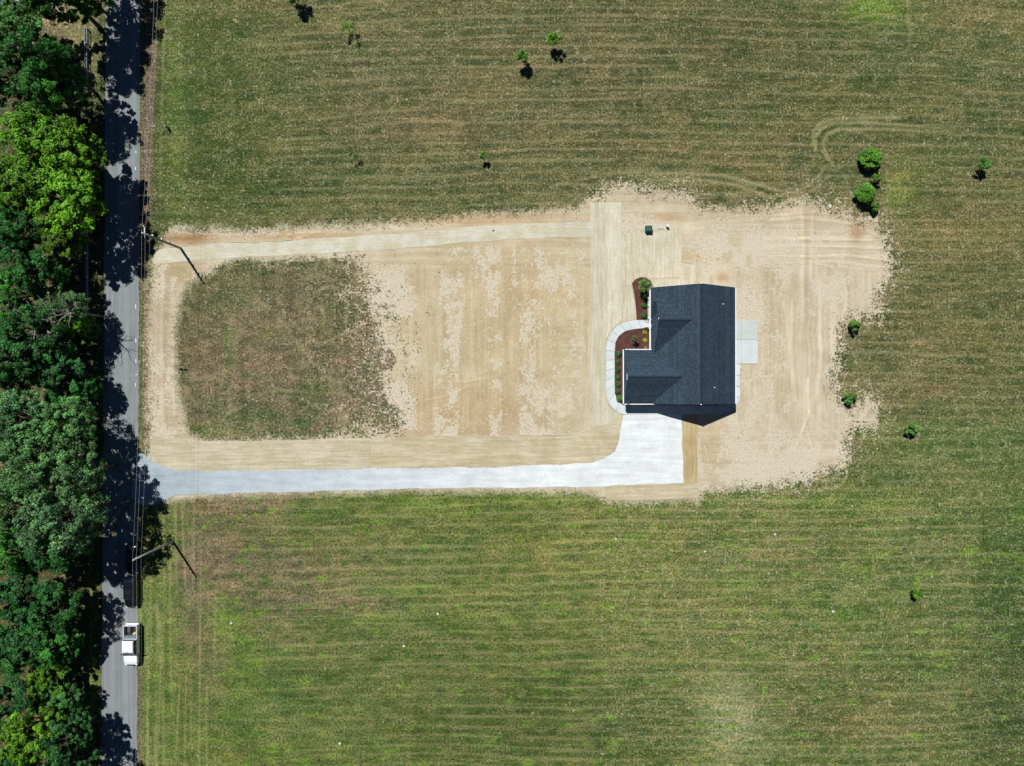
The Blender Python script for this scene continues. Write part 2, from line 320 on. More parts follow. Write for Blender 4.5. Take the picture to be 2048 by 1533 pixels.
    vr = (np.exp(-((X + wx * .06 - 296) / 2.5) ** 2) * sstep(1190, 1230, Y))[:, None] * .7; col = col * (1 - vr) + np.array((150, 148, 112)) * vr
    vr = (np.exp(-((X + wx * .06 - 288) / 5) ** 4) * sstep(1130, 1170, Y) * sstep(1340, 1290, Y))[:, None] * .8; col = col * (1 - vr) + np.array((84, 120, 44)) * vr
    dryc = .75 * sstep(.80, .93, 1 - np.abs(fbm(X + wx * .6, Y + wy * .6, 40, 34, 241, 3) - .5) * 4) * sstep(-5, 10, sdf(X, Y, ISLAND)) * sstep(.42, .6, fbm(X, Y, 70, 70, 242, 2))
    sp = fbm(X, Y, 5.5, 5.5, 243, 2); dryc = np.maximum(dryc, .55 * sstep(.82, .92, sp) * sstep(.38, .62, fbm(X, Y, 80, 50, 244, 3)))
    for pts, wd, st in TRACKS:
        d = ldist(X + wx * .08, Y + wy * .08, pts); k = st * np.exp(-(d / wd) ** 2); k = k * (.35 + .65 * sstep(1960, 1720, X)) * (.6 + .8 * (fbm(X, Y, 30, 12, 92, 3) - .25)); kk = (np.clip(k, 0, 1) * .68)[:, None]; col = col * (1 - kk) + np.array((158, 146, 112)) * kk; k2_ = (st * .3 * np.exp(-((d - wd * 2.2) / wd) ** 2))[:, None]; col = col * (1 - k2_ * np.array((.5, .25, .5))); dryc = np.maximum(dryc, k * (.7 + .8 * (fbm(X, Y, 8, 8, 91, 2) - .2)))
    # bare earth
    wsx, wsy = wob(18, 12); sd = sdf(X + wx * .10 + wsx, Y + wy * .10 + wsy, DIRT); sdi = sdf(X + wx * .3, Y + wy * .3, ISLAND)
    bare = np.minimum(sd, -sdi)
    rag = np.full(X.size, 20.0) + 34 * sstep(-90, -10, sdi) * sstep(640, 740, X) * (sd > 0) * sstep(160, 40, np.abs(sdi))
    rag += 26 * sstep(1150, 1220, X) * sstep(1440, 1380, X) * sstep(470, 400, Y) * sstep(335, 375, Y)
    rag += 18 * sstep(1560, 1620, X) * sstep(40, 0, np.abs(sd))
    halo = sstep(70, 8, -sd) * (sd < 8) * (X > 380) * sstep(.35, .6, fbm(X, Y, 36, 26, 251, 4)) * np.where(X > 1500, .5, .35) * np.where((Y > 960) & (X < 1350), 0, 1); col = col * (1 - halo[:, None]) + np.array((146, 134, 100)) * halo[:, None]; rag += 16 * (X > 1480) * sstep(60, 0, np.abs(sd)); rag = np.where((X > 345) & (X < 400) & (sdi > -20), 11, rag); rag = np.where((Y > 960) & (X < 1200), 8, rag)
    sparse = sstep(620, 790, X + wx) * (sdi > -5) * 24 * (sstep(.45, .6, fbm(X, Y, 60, 60, 101))); bare = bare + sparse * 1.4
    hi = (np.exp(-(sdi / 42) ** 2) * sstep(600, 740, X) * .8 * sstep(.3, .5, fbm(X, Y, 30, 30, 261, 3)))[:, None]; col = col * (1 - hi) + np.array((140, 130, 100)) * hi
    k2 = sstep(.62, .72, fbm(X, Y, 24, 24, 111)) * (sdi > 30); bare = np.maximum(bare, -14 + 10 * k2 * sstep(560, 700, X))
    # dirt colour
    dc = np.empty((X.size, 3)); dc[:] = (216, 204, 175)
    for (cx, cy, rx, ry, c, a) in DIRTBLOBS:
        k = (a * np.exp(-(((X + wx * .5 - cx) / rx) ** 2 + ((Y + wy * .5 - cy) / ry) ** 2) ** 1.5))[:, None]; dc = dc * (1 - k) + np.array(c) * k
    v = (fbm(X, Y, 30, 30, 121) - .5)[:, None] * np.array((20, 21, 23)) * 1.5; dc = dc + v
    # wheel and blade lines in the soil: mostly x-wise up north, y-wise elsewhere
    vert = np.clip(sstep(505, 560, Y + wy * 1.2), 0, 1) * sstep(760, 860, X) * sstep(900, 820, Y * .0 + Y) + sstep(345, 300, X)
    vert = np.clip(vert, 0, 1) * (1 - sstep(1080, 1140, X) * sstep(1180, 1150, X) * .7)
    lnx = fbm(X + wx, Y + wy * .2, 170, 3.2, 131, 3, .7); lny = fbm(X + wx * .2, Y + wy, 3.4, 170, 141, 3, .7); ln = lnx * (1 - vert) + lny * vert
    dc = dc * (1 + (ln - .5)[:, None] * np.array((.20, .23, .27)))
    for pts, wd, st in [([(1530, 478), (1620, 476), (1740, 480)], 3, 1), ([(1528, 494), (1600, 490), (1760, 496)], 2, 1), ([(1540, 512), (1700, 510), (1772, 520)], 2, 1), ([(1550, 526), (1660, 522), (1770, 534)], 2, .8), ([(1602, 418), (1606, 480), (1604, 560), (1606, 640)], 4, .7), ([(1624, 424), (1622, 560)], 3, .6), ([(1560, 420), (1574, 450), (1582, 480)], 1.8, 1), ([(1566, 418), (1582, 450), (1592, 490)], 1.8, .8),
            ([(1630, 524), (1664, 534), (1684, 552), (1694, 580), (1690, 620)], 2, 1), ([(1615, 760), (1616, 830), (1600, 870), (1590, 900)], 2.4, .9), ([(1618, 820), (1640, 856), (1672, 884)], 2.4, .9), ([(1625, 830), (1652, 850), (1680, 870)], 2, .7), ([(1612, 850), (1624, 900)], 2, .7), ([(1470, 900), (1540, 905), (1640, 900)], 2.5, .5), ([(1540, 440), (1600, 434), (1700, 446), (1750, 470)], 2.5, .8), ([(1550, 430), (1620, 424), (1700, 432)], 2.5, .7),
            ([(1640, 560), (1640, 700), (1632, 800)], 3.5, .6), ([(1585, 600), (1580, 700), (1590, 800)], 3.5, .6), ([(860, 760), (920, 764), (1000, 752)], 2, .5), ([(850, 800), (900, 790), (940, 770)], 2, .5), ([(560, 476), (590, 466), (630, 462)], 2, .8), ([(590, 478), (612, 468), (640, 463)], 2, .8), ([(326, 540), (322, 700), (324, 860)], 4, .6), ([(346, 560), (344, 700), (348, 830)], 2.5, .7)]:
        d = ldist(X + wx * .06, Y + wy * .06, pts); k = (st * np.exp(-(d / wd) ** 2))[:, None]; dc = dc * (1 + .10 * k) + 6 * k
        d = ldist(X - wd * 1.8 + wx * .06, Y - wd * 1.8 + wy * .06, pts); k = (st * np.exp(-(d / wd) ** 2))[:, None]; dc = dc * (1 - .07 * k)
    # pale crumbly clods
    bl = fbm(X, Y, 46, 80, 151, 5, .6) * .6 + fbm(X, Y, 14, 16, 161, 4, .6) * .4
    blc = sstep(.42, .60, bl * .7 + .3 * fbm(X, Y, 7, 8, 165, 3)) * .95 * np.clip(sstep(840, 870, X) * sstep(1185, 1160, X) * sstep(480, 500, Y), 0, 1)
    colmn = sstep(.46, .56, fbm(X, Y + wy, 26, 400, 171, 2)); blc = blc * np.where(X < 1040, .25 + .85 * colmn, 1.0)
    edge = np.exp(-((bare - 5) / 16) ** 2) * .5 * sstep(.4, .55, fbm(X, Y, 30, 30, 181)); blc = np.maximum(blc, edge * (sdi > -60))
    blc = np.maximum(blc, sstep(70, 30, np.abs(X - 795 + 10)) * sstep(515, 560, Y) * sstep(872, 850, Y) * sstep(.40, .52, fbm(X, Y, 40, 50, 191)))
    e1 = sstep(.44, .52, bl) * np.exp(-(((X - 1470) / 90) ** 2 + ((Y - 500) / 60) ** 2) ** 2); e2 = np.exp(-(((X - 1500 + (Y - 620) * -.1) / 38) ** 2 + ((Y - 620) / 65) ** 2) ** 2) * .95
    e3 = sstep(.5, .57, bl) * (X > 1400) * (Y > 460) * .75; e4 = (sstep(.45, .52, bl)) * (X > 1390) * sstep(820, 900, Y); e5 = .9 * np.exp(-(((X - 1260) / 60) ** 2 + ((Y - 450) / 30) ** 2) ** 2) * sstep(.4, .5, bl)
    for e in (e1, e2, e3, e4 * .9, e5): blc = np.maximum(blc, e * (X > 1190))
    blc = np.maximum(blc, sstep(.5, .6, bl) * (X < 360) * .8)
    # a chalky look of the turf next to it
    chalk = sstep(-60, -2, bare) * sstep(.45, .62, fbm(X, Y, 24, 18, 201, 4)); chalk = np.maximum(chalk, (sdi > 0) * sstep(560, 760, X) * sstep(.42, .58, fbm(X, Y, 40, 30, 211, 4)) * .8)
    me = bpy.data.meshes.new("ground")
    nv = nx * ny; co = np.zeros((nv, 3), np.float32); co[:, 0] = XX.ravel(); co[:, 1] = YY.ravel()
    i = (np.arange(ny - 1)[:, None] * nx + np.arange(nx - 1)[None, :]).ravel()
    fc = np.stack([i, i + 1, i + nx + 1, i + nx], 1).astype(np.int32)
    me.vertices.add(nv); me.vertices.foreach_set("co", co.ravel())
    me.loops.add(fc.size); me.loops.foreach_set("vertex_index", fc.ravel())
    me.polygons.add(len(fc)); me.polygons.foreach_set("loop_start", np.arange(0, fc.size, 4, dtype=np.int32))
    me.update(calc_edges=True)
    def tolin(c):
        c = np.clip(c, 0, 255) / 255; c = np.where(c <= .0404, c / 12.92, ((c + .055) / 1.055) ** 2.4) / GAIN
        return np.concatenate([np.clip(c, 0, .8), np.ones((len(c), 1))], 1).astype(np.float32)
    for nm, arr in (("turf", col), ("soil", dc)):
        a = me.attributes.new(nm, 'FLOAT_COLOR', 'POINT'); a.data.foreach_set("color", tolin(arr).ravel())
    for nm, arr in (("bare", np.clip(bare, -120, 120)), ("rag", rag), ("clod", blc), ("dry", dryc), ("chalk", chalk), ("rows", rows), ("road_side", np.maximum(sstep(420, 370, X) * sstep(985, 1000, Y), sstep(-5, 5, sdi) * .75))):
        a = me.attributes.new(nm, 'FLOAT', 'POINT'); a.data.foreach_set("value", np.asarray(arr, np.float32))
    t = NT("ground_cover"); g = t.geo()
    straw = alb(176, 160, 122)[:3]
    n_f = t.noise(g, 3.6, 3, .7); n_g = t.noise(t.mp(g, (1, 1.5, 1), (0, 0, .4)), 7.5, 2, .6); n_m = t.noise(g, 1.1, 3, .6)
    sx = t.noise(t.mp(g, (.06, 1.05, 1), (0, 0, math.radians(-1.0))), 1.0, 5, .75, .4); sy = t.noise(t.mp(g, (.9, .05, 1)), 1.0, 4, .6)
    rs = t.attr('road_side')
    st = t.math('ADD', t.math('MULTIPLY', sx, t.math('SUBTRACT', 1.0, rs)), t.math('MULTIPLY', sy, rs))
    turf = t.attr('turf', 'Color')
    n_h = t.noise(g, 2.3, 2, .5); br = t.math('MULTIPLY', t.math('MULTIPLY', t.rng(n_f, .38, .62, .50, 1.5), t.rng(n_h, .35, .65, .78, 1.24)), t.rng(n_m, .3, .7, .84, 1.16))
    br = t.math('MULTIPLY', br, t.rng(st, .36, .64, .92, 1.08))
    tc = t.scale(turf, br)
    # straw flecks
    fl = t.math('ADD', t.rng(n_g, .52, .66, 0, .62), t.math('MULTIPLY', t.rng(st, .46, .64, -.15, .35), t.rng(n_g, .40, .56, 0, 1)))
    fl = t.math('ADD', fl, t.math('MULTIPLY', t.attr('dry'), 1.1)); fl = t.math('ADD', fl, t.math('MULTIPLY', t.attr('rows'), t.rng(n_f, .38, .58, .35, 1.5)))
    fl = t.math('ADD', fl, t.math('MULTIPLY', t.attr('chalk'), t.rng(n_f, .44, .6, 0, .9)), True)
    tc = t.mix(t.math('MULTIPLY', fl, .60), tc, t.mix(.5, straw, t.scale(turf, 2.2)))
    # dark gaps between tufts
    dk = t.rng(t.noise(g, 5.2, 2, .5), .30, .44, .70, 1.0); tc = t.scale(tc, dk)
    # soil
    soil = t.attr('soil', 'Color')
    s1 = t.scale(soil, t.math('MULTIPLY', t.rng(n_f, .3, .7, .93, 1.07), t.rng(n_m, .3, .7, .96, 1.04)))
    cl = t.math('ADD', t.math('ADD', t.attr('clod'), t.math('MULTIPLY', t.math('SUBTRACT', n_f, .5), 3.6)), t.math('MULTIPLY', t.math('SUBTRACT', n_h, .5), 2.2)); cl = t.rng(cl, .36, .9, 0, 1)
    crumb = t.scale(alb(236, 226, 202)[:3], t.math('MULTIPLY', t.rng(n_g, .36, .54, .66, 1.04), t.rng(n_f, .34, .5, .9, 1.0)))
    s2 = t.mix(cl, s1, crumb)
    mk = t.math('ADD', t.attr('bare'), t.math('MULTIPLY', t.math('ADD', t.math('MULTIPLY', t.math('SUBTRACT', n_f, .5), 2.6), t.math('MULTIPLY', t.math('SUBTRACT', n_m, .5), 1.8)), t.attr('rag')))
    mk = t.rng(mk, -13, 11, 0, 1, True)
    t.bump(t.math('ADD', t.math('MULTIPLY', n_f, 1.0), n_g), .55, .12)
    m = t.done(t.mix(mk, tc, s2), .95, .1)
    o = link("ground", me, m); o['kind'] = 'structure'
build_ground()

# ---------------------------------------------------------------- road, drive, walks, mats
def m_asphalt():
    t = NT("asphalt"); g = t.geo(); n = t.noise(g, 9, 3, .7); lanes = t.noise(t.mp(g, (1.6, .02, 1)), 1.0, 3, .5); nm = t.noise(g, .5, 3)
    f = t.math('MULTIPLY', t.rng(n, .3, .7, .9, 1.1), t.math('MULTIPLY', t.rng(lanes, .35, .65, .86, 1.14), t.rng(nm, .3, .7, .93, 1.07)))
    cr = t.rng(t.vor(t.mp(g, (.5, .22, 1)), 1.0, 'DISTANCE_TO_EDGE'), 0, .012, .8, 1)
    t.bump(n, .3, .02); return t.done(t.scale(alb(146, 153, 156)[:3], t.math('MULTIPLY', f, cr)), .85, .3)
M_road = m_asphalt()
road = sheet("road", [(205, 2200), (204, 1533), (204, 1300), (206, 1000), (207, 766), (209, 500), (212, 0), (214, -700), (283, -700), (281, 0), (279.5, 300), (278, 600), (277, 766), (276.5, 900), (276, 1100), (275, 1300), (274, 1533), (273, 2200)], -.1, .03, M_road, .7, 5, 'structure')
def m_gravel():
    t = NT("crushed_stone"); g = t.geo(); n = t.noise(g, 7, 4, .75); nm = t.noise(t.mp(g, (.12, 1.3, 1)), 1.1, 4, .65); nk = t.noise(g, .45, 4, .6); x = t.n('ShaderNodeSeparateXYZ'); t.l(g, x.inputs[0])
    near = t.rng(x.outputs[0], -52, 6, 0, 1)
    base = t.mix(near, alb(184, 200, 210), alb(247, 253, 255))
    c = t.scale(base, t.math('MULTIPLY', t.math('MULTIPLY', t.rng(n, .3, .7, .82, 1.12), t.rng(nk, .3, .6, .90, 1.04)), t.rng(nm, .34, .62, .87, 1.05)))
    t.bump(n, .5, .04); return t.done(c, .9, .2)
M_gravel = m_gravel()
DRIVE = [(268, 1003), (262, 990), (268, 960), (276, 930), (277, 905), (288.6, 909), (303, 922), (316, 931), (339, 938.5), (368, 941), (420, 942), (500, 941), (620, 939), (740, 937), (850, 936), (983, 934.5), (1060, 931), (1116, 929),
         (1182, 925), (1201, 921), (1216, 913), (1230, 904), (1237, 886), (1242, 850), (1245, 829), (1363.5, 829), (1364, 880), (1365, 920), (1366, 966), (1300, 968), (1252, 970), (1180, 973), (1040, 975), (900, 976),
         (766, 978.7), (616, 983), (467, 986.5), (400, 988), (350, 991), (330, 1000), (312, 1008), (292, 1012)]
sheet("gravel_driveway", DRIVE, -.1, .05, M_gravel, .9, 4, 'structure')
M_dirttrack = simple("tracked_dirt", alb(150, 128, 104), .95, .1, var=.3, scale=4)
def ribbon(name, pts, w, z, mat, kind='structure'):
    bm = bmesh.new(); L = []
    for i, (x, y) in enumerate(pts):
        a = pts[max(i - 1, 0)]; b = pts[min(i + 1, len(pts) - 1)]; dx, dy = b[0] - a[0], b[1] - a[1]; l = math.hypot(dx, dy); nx, ny = -dy / l, dx / l
        ww = w * (.75 + .5 * rnd.random()) * (.3 if i in (0, len(pts) - 1) else 1)
        L.append((bm.verts.new(P(x + nx * ww, y + ny * ww, z)), bm.verts.new(P(x - nx * ww, y - ny * ww, z))))
    for a, b in zip(L[:-1], L[1:]): bm.faces.new((a[0], a[1], b[1], b[0]))
    o = obj(name, bm, mat); o['kind'] = kind; return o
def arc(p0, p1, p2, n=22):
    return [((1 - t) ** 2 * p0[0] + 2 * t * (1 - t) * p1[0] + t * t * p2[0], (1 - t) ** 2 * p0[1] + 2 * t * (1 - t) * p1[1] + t * t * p2[1]) for t in [i / n for i in range(n + 1)]]
ribbon("road_mud_track", arc((262, 985), (222, 1020), (214, 1060)), 2.0, .036, M_dirttrack)
ribbon("road_mud_track", arc((268, 996), (238, 1030), (222, 1078)), 3.0, .037, M_dirttrack)
M_paint = simple("road_paint", (.75, .78, .8, 1), .6)
bm = bmesh.new()
for (x, y, w, h) in [(272, 304, 1.2, 5), (271, 337, 1.2, 6), (271.5, 613, 1.2, 9), (272, 681, 1.3, 8), (272, 722, 1.1, 8), (273.5, 749, 5, 1.0), (271, 770, 1.0, 8), (210.5, 30, 1.5, 1)]:
    p = P(x, y, .034); box(bm, p, (w * S, h * S, .006))
tube(bm, [P(274 + 3 * math.cos(a), 280 + 3.2 * math.sin(a), .04) for a in [i * .45 for i in range(9)]], .05, 5)
tube(bm, [P(269, 281, .04), P(279, 280, .04)], .04, 5)
o = obj("road_markings", bm, M_paint); o['kind'] = 'structure'

def m_concrete(name, c, ry=0.0):
    t = NT(name); g = t.geo(); n = t.noise(g, 6, 4); nm = t.noise(g, .7, 3)
    t.bump(n, .1, .01); return t.done(t.scale(c[:3], t.math('MULTIPLY', t.rng(n, .3, .7, .96, 1.04), t.rng(nm, .3, .7, .93, 1.05))), .85, .2)
M_conc = m_concrete("concrete", alb(222, 232, 234)); M_conc2 = m_concrete("concrete_patio", alb(212, 220, 216))
M_conc3 = m_concrete("concrete_broom", alb(230, 238, 240))
# the front walk in panels with open joints
def walk_panels(outer, inner, cuts, z=.1, gap=.35):
    """outer/inner polylines resampled to the same length parameter; each panel its own slab in one walk mesh"""
    def samp(pl, t):
        L = [0]
        for a, b in zip(pl[:-1], pl[1:]): L.append(L[-1] + math.hypot(b[0] - a[0], b[1] - a[1]))
        d = t * L[-1]
        for i in range(len(pl) - 1):
            if d <= L[i + 1] + 1e-9:
                u = (d - L[i]) / max(1e-9, L[i + 1] - L[i]); return (pl[i][0] + (pl[i + 1][0] - pl[i][0]) * u, pl[i][1] + (pl[i + 1][1] - pl[i][1]) * u)
        return pl[-1]
    bm = bmesh.new()
    for k, (a, b) in enumerate(zip(cuts[:-1], cuts[1:])):
        ts = [a + .0012 + (b - a - .0024) * i / 6 for i in range(7)]
        pts = [samp(outer, t) for t in ts] + [samp(inner, t) for t in ts[::-1]]
        top = [bm.verts.new(P(x, y, z)) for x, y in pts]; bot = [bm.verts.new(P(x, y, -.1)) for x, y in pts]; n = len(pts)
        f = bm.faces.new(top); f.material_index = k % 2
        for i in range(n): bm.faces.new((top[i], bot[i], bot[(i + 1) % n], top[(i + 1) % n])).material_index = k % 2
    return bm
out_l = [(1297, 640), (1286, 640), (1274, 640.3), (1264, 641.5), (1255, 643.5), (1245, 646.5), (1236, 651), (1229.5, 656.5), (1223.5, 664), (1218.5, 672), (1215, 680), (1213, 690), (1212, 702), (1212, 740), (1212, 775), (1212.4, 788), (1215, 799), (1219, 807), (1224, 814), (1230, 820), (1237, 825), (1245, 828.3), (1255, 829)]
in_l = [(1297, 656), (1286, 656.4), (1276, 657.2), (1267, 658.4), (1258, 660), (1249.5, 662.5), (1243, 667), (1237.6, 672), (1233, 679), (1230.5, 686), (1229, 697), (1228.8, 712), (1228.8, 728), (1228.8, 745), (1229, 775), (1229.6, 787), (1231, 792), (1233, 797), (1236.5, 802.5), (1240, 806.5), (1244, 809.5), (1249, 811), (1255, 811)]
bm = walk_panels(out_l, in_l, [0, .075, .15, .215, .29, .365, .44, .515, .59, .665, .74, .82, .91, 1.0])
o = obj("front_walk", bm, [M_conc, M_conc3]); o['kind'] = 'structure'
out_s = [(1256, 829), (1300, 829), (1363, 829), (1400, 828.5), (1440, 828), (1452, 825.5), (1463, 820.5), (1471, 814), (1476, 806), (1479, 796), (1479.5, 780), (1479.5, 760), (1479.5, 728)]
in_s = [(1256, 811), (1300, 811), (1350, 811), (1380, 811), (1420, 811), (1432, 811), (1442, 809), (1450, 805), (1456, 800), (1458.5, 794), (1458.5, 780), (1458.5, 760), (1458.5, 728)]
bm = walk_panels(out_s, in_s, [0, .12, .24, .36, .48, .6, .69, .78, .85, .925, 1.0])
o = obj("side_walk", bm, [M_conc, M_conc3]); o['kind'] = 'structure'
bm = bmesh.new()
for (x0, y0, x1, y1, mi) in [(1458.5, 641, 1481.6, 679, 0), (1482, 641, 1514.4, 679, 0), (1458.5, 679.4, 1481.6, 727.5, 1), (1482, 679.4, 1515, 727.5, 1)]:
    a = P(x0, y1); b = P(x1, y0); box(bm, ((a[0] + b[0]) / 2, (a[1] + b[1]) / 2, 0.0), (b[0] - a[0], b[1] - a[1], .24), 0, mi)
o = obj("patio", bm, [M_conc2, M_conc]); o['kind'] = 'structure'

def m_mat(name, c1, c2, along, seed):
    """woven straw erosion blanket"""
    t = NT(name); g = t.mp(t.geo(), (1, 1, 1), (0, 0, 0), (seed * 11.3, seed * 5.1, 0))
    sc = (.12, 2.4, 1) if along == 'x' else (2.4, .12, 1)
    r = t.noise(t.mp(g, sc), 1.0, 4, .7); n = t.noise(g, 4.5, 3, .7); nm = t.noise(g, .35, 3, .6)
    wv = t.noise(t.mp(g, (.5, 4.5, 1) if along == 'x' else (4.5, .5, 1)), 1.3, 2, .5)
    f = t.math('MULTIPLY', t.rng(n, .3, .7, .86, 1.12), t.math('MULTIPLY', t.rng(r, .35, .65, .90, 1.09), t.rng(wv, .35, .6, .93, 1.03)))
    k = t.math('ADD', t.rng(nm, .4, .6, 0, .8), t.rng(r, .42, .6, -.2, .3), True)
    t.bump(t.math('ADD', t.math('MULTIPLY', r, 1.5), n), .5, .08); return t.done(t.scale(t.mix(k, alb(*c1)[:3] + (1,), alb(*c2)[:3] + (1,)), f), .95, .1)
MM = {'nx': m_mat("straw_mat_pale", (230, 228, 210), (212, 206, 174), 'x', 1), 'nv': m_mat("straw_mat_long", (213, 207, 181), (225, 220, 197), 'y', 2), 'nw': m_mat("straw_mat_white", (222, 217, 190), (233, 229, 208), 'y', 3),
      'ne': m_mat("straw_mat_tan", (216, 208, 178), (229, 222, 199), 'y', 4), 'sx': m_mat("straw_mat_south", (205, 195, 164), (221, 213, 186), 'x', 5), 'dk': m_mat("straw_mat_dark", (196, 174, 130), (210, 190, 148), 'y', 6), 'dx': m_mat("straw_mat_brown", (204, 190, 156), (220, 210, 180), 'x', 7)}
def mat_sheet(pts, key, z, jit=.7): return sheet("straw_mat", pts, z - .012, z, MM[key], jit, 7, 'structure')
mat_sheet([(318, 500), (339, 495), (384, 492), (436, 485), (495, 485.5), (540, 483), (593, 480.5), (622, 477.5), (700, 474), (780, 468), (850, 462), (982, 451), (1070, 446.5), (1186, 444), (1185, 474.5), (1070, 476), (1010, 479), (938, 485), (850, 493), (780, 498), (700, 504), (612, 508.5), (495, 513), (417, 520), (330, 526), (306, 528), (308, 508)], 'nx', .030, .9)
mat_sheet([(1181, 405), (1212, 405), (1212, 640), (1211, 700), (1211, 780), (1213, 803), (1222, 818), (1236, 826), (1232, 838), (1210, 848), (1181, 852)], 'nv', .022)
mat_sheet([(1212, 405), (1242.5, 405), (1243, 470), (1243, 560), (1243, 642), (1232, 651), (1221, 662), (1212, 680)], 'nw', .034, .4)
mat_sheet([(1243, 469), (1270, 467), (1300, 465), (1330, 462), (1361, 457), (1362, 476), (1364.5, 500), (1362, 522), (1362, 554), (1330, 557), (1302, 558), (1290, 552), (1276, 556), (1266, 562), (1262, 570), (1243.5, 572)], 'ne', .028, .8)
mat_sheet([(1244, 573), (1262, 571), (1266, 584), (1270, 608), (1272, 638), (1250, 643), (1244, 645)], 'nv', .026, .5)
mat_sheet([(1302, 559), (1360, 557), (1363, 525), (1392, 530), (1392, 562), (1378, 572), (1310, 578)], 'ne', .024, .6)
mat_sheet([(300, 905), (302, 888), (306, 871), (330, 875), (413, 882.5), (546, 881), (603, 879), (739, 876), (739, 936), (620, 938), (500, 940), (420, 941), (368, 940), (339, 937), (318, 930), (306, 920)], 'sx', .036)
mat_sheet([(739.5, 876), (812, 874.5), (850, 873), (900, 872), (1005, 873), (1060, 871), (1138, 870), (1181, 862), (1181, 853), (1210, 849), (1232, 839), (1237, 827), (1244, 830), (1242, 850), (1237, 884), (1230, 903), (1215, 912.5), (1201, 920.5), (1180, 925), (1116, 928), (983, 933.5), (850, 935), (740, 936)], 'dx', .034)
mat_sheet([(1367, 829), (1384, 829), (1395, 829.5), (1395, 900), (1397, 967), (1368, 966), (1366, 900)], 'dk', .03)
mat_sheet([(1209, 974), (1252, 971.5), (1300, 970), (1366, 968), (1397, 968), (1399, 994), (1360, 998), (1323, 999.5), (1260, 1001), (1217, 1000)], 'dx', .032)
def edging(pts, r=.05):     # rolled blanket edge
    q = []
    for a, b in zip(pts[:-1], pts[1:]):
        L = math.hypot(b[0] - a[0], b[1] - a[1]); k = max(1, int(L / 7))
        for j in range(k): q.append((a[0] + (b[0] - a[0]) * j / k + rnd.uniform(-.4, .4), a[1] + (b[1] - a[1]) * j / k + math.sin(j * .9) * .8 + rnd.uniform(-.5, .5)))
    bm = bmesh.new(); tube(bm, [P(x, y, .045) for x, y in q], r, 6); o = obj("straw_mat_edge", bm, MM['nx']); o['kind'] = 'structure'
edging([(850, 872.5), (900, 872), (1005, 872.5), (1060, 870.5), (1138, 869.5), (1180, 862)], .07)
edging([(1180.8, 640), (1180.8, 862)], .05); edging([(339, 494), (384, 491.5), (436, 484.5), (495, 485), (593, 480)], .05)
edging([(1362, 460), (1364, 500), (1362, 522), (1378, 526), (1392, 530)], .05); edging([(1396, 829), (1396, 967), (1400, 994)], .05)

def m_mulch():
    t = NT("bark_mulch"); g = t.geo(); n = t.noise(g, 14, 3, .75); nm = t.noise(g, 1.2, 3)
    c = t.mix(t.rng(nm, .35, .65, 0, 1), alb(92, 62, 58), alb(116, 78, 70)); t.bump(n, .8, .05)
    return t.done(t.scale(c, t.rng(n, .3, .7, .6, 1.35)), .95, .1)
M_mulch = m_mulch()
sheet("mulch_bed", [(1264, 567), (1270.7, 559), (1280, 554.6), (1291, 555), (1301, 561.7), (1305, 571), (1312, 582), (1312, 640), (1273.3, 639.6), (1271, 608.7), (1268, 583)], -.05, .07, M_mulch, .3, 4, 'structure')
sheet("mulch_bed", [(1311, 656.5), (1286, 657), (1267, 659), (1250, 663), (1238, 672.5), (1231.2, 685), (1229.4, 710), (1229.4, 746), (1230, 787), (1234, 797), (1241, 806), (1246.4, 810.6), (1262, 810.6), (1262, 706), (1311, 706)], -.05, .075, M_mulch, .15, 4, 'structure')
sheet("mulch_bed", [(1363, 803), (1432, 803), (1441, 802), (1450, 797), (1452, 790), (1452, 810.8), (1363, 810.8)], -.05, .06, M_mulch, 0, 4, 'structure')
# the neighbour's paved yard beyond the trees
sheet("neighbour_yard", [(-60, -60), (150, -60), (132, 6), (98, 20), (70, 18), (40, 10), (-60, 12)], -.05, .03, m_concrete("pale_paving", alb(172, 182, 194)), .8, 5, 'structure')

# ---------------------------------------------------------------- house
def shingle(name, axis):
    t = NT(name); g = t.geo(); x = t.n('ShaderNodeSeparateXYZ'); t.l(g, x.inputs[0])
    u = x.outputs[axis]; v = x.outputs[1 - axis]
    row = t.math('FLOOR', t.math('MULTIPLY', u, 1 / .2)); fr = t.math('FRACT', t.math('MULTIPLY', u, 1 / .2))
    off = t.math('MULTIPLY', t.math('FRACT', t.math('MULTIPLY', t.math('SINE', t.math('MULTIPLY', row, 12.9898)), 43758.5)), 3.0)
    tb = t.math('FLOOR', t.math('ADD', t.math('MULTIPLY', v, 1 / .24), off))
    cmb = t.n('ShaderNodeCombineXYZ'); t.l(row, cmb.inputs[0]); t.l(tb, cmb.inputs[1]); wn_ = t.n('ShaderNodeTexWhiteNoise', noise_dimensions='3D'); t.l(cmb.outputs[0], wn_.inputs[0])
    wr_ = t.n('ShaderNodeTexWhiteNoise', noise_dimensions='1D'); t.l(row, wr_.inputs[1]); rowv = t.rng(wr_.outputs[0], 0, 1, .84, 1.15); edge = t.rng(t.math('ABSOLUTE', t.math('SUBTRACT', fr, .5)), .38, .5, 1, .62)
    n = t.noise(g, 5, 3); nb = t.noise(g, .5, 2)
    f = t.math('MULTIPLY', t.math('MULTIPLY', t.math('MULTIPLY', t.rng(wn_.outputs[0], 0, 1, .76, 1.25), rowv), edge), t.math('MULTIPLY', t.rng(n, .3, .7, .85, 1.15), t.rng(nb, .3, .7, .93, 1.07)))
    t.bump(fr, .25, .03)
    return t.done(t.scale(alb(60, 78, 94)[:3], f), .85, .2)
M_shE, M_shN = shingle("roof_shingle_eastwest", 0), shingle("roof_shingle_northsouth", 1)
M_edge = simple("drip_edge", alb(52, 64, 76), .6, .3)
M_ridge = simple("ridge_cap", alb(48, 62, 76), .85, .2, var=.3, scale=6)
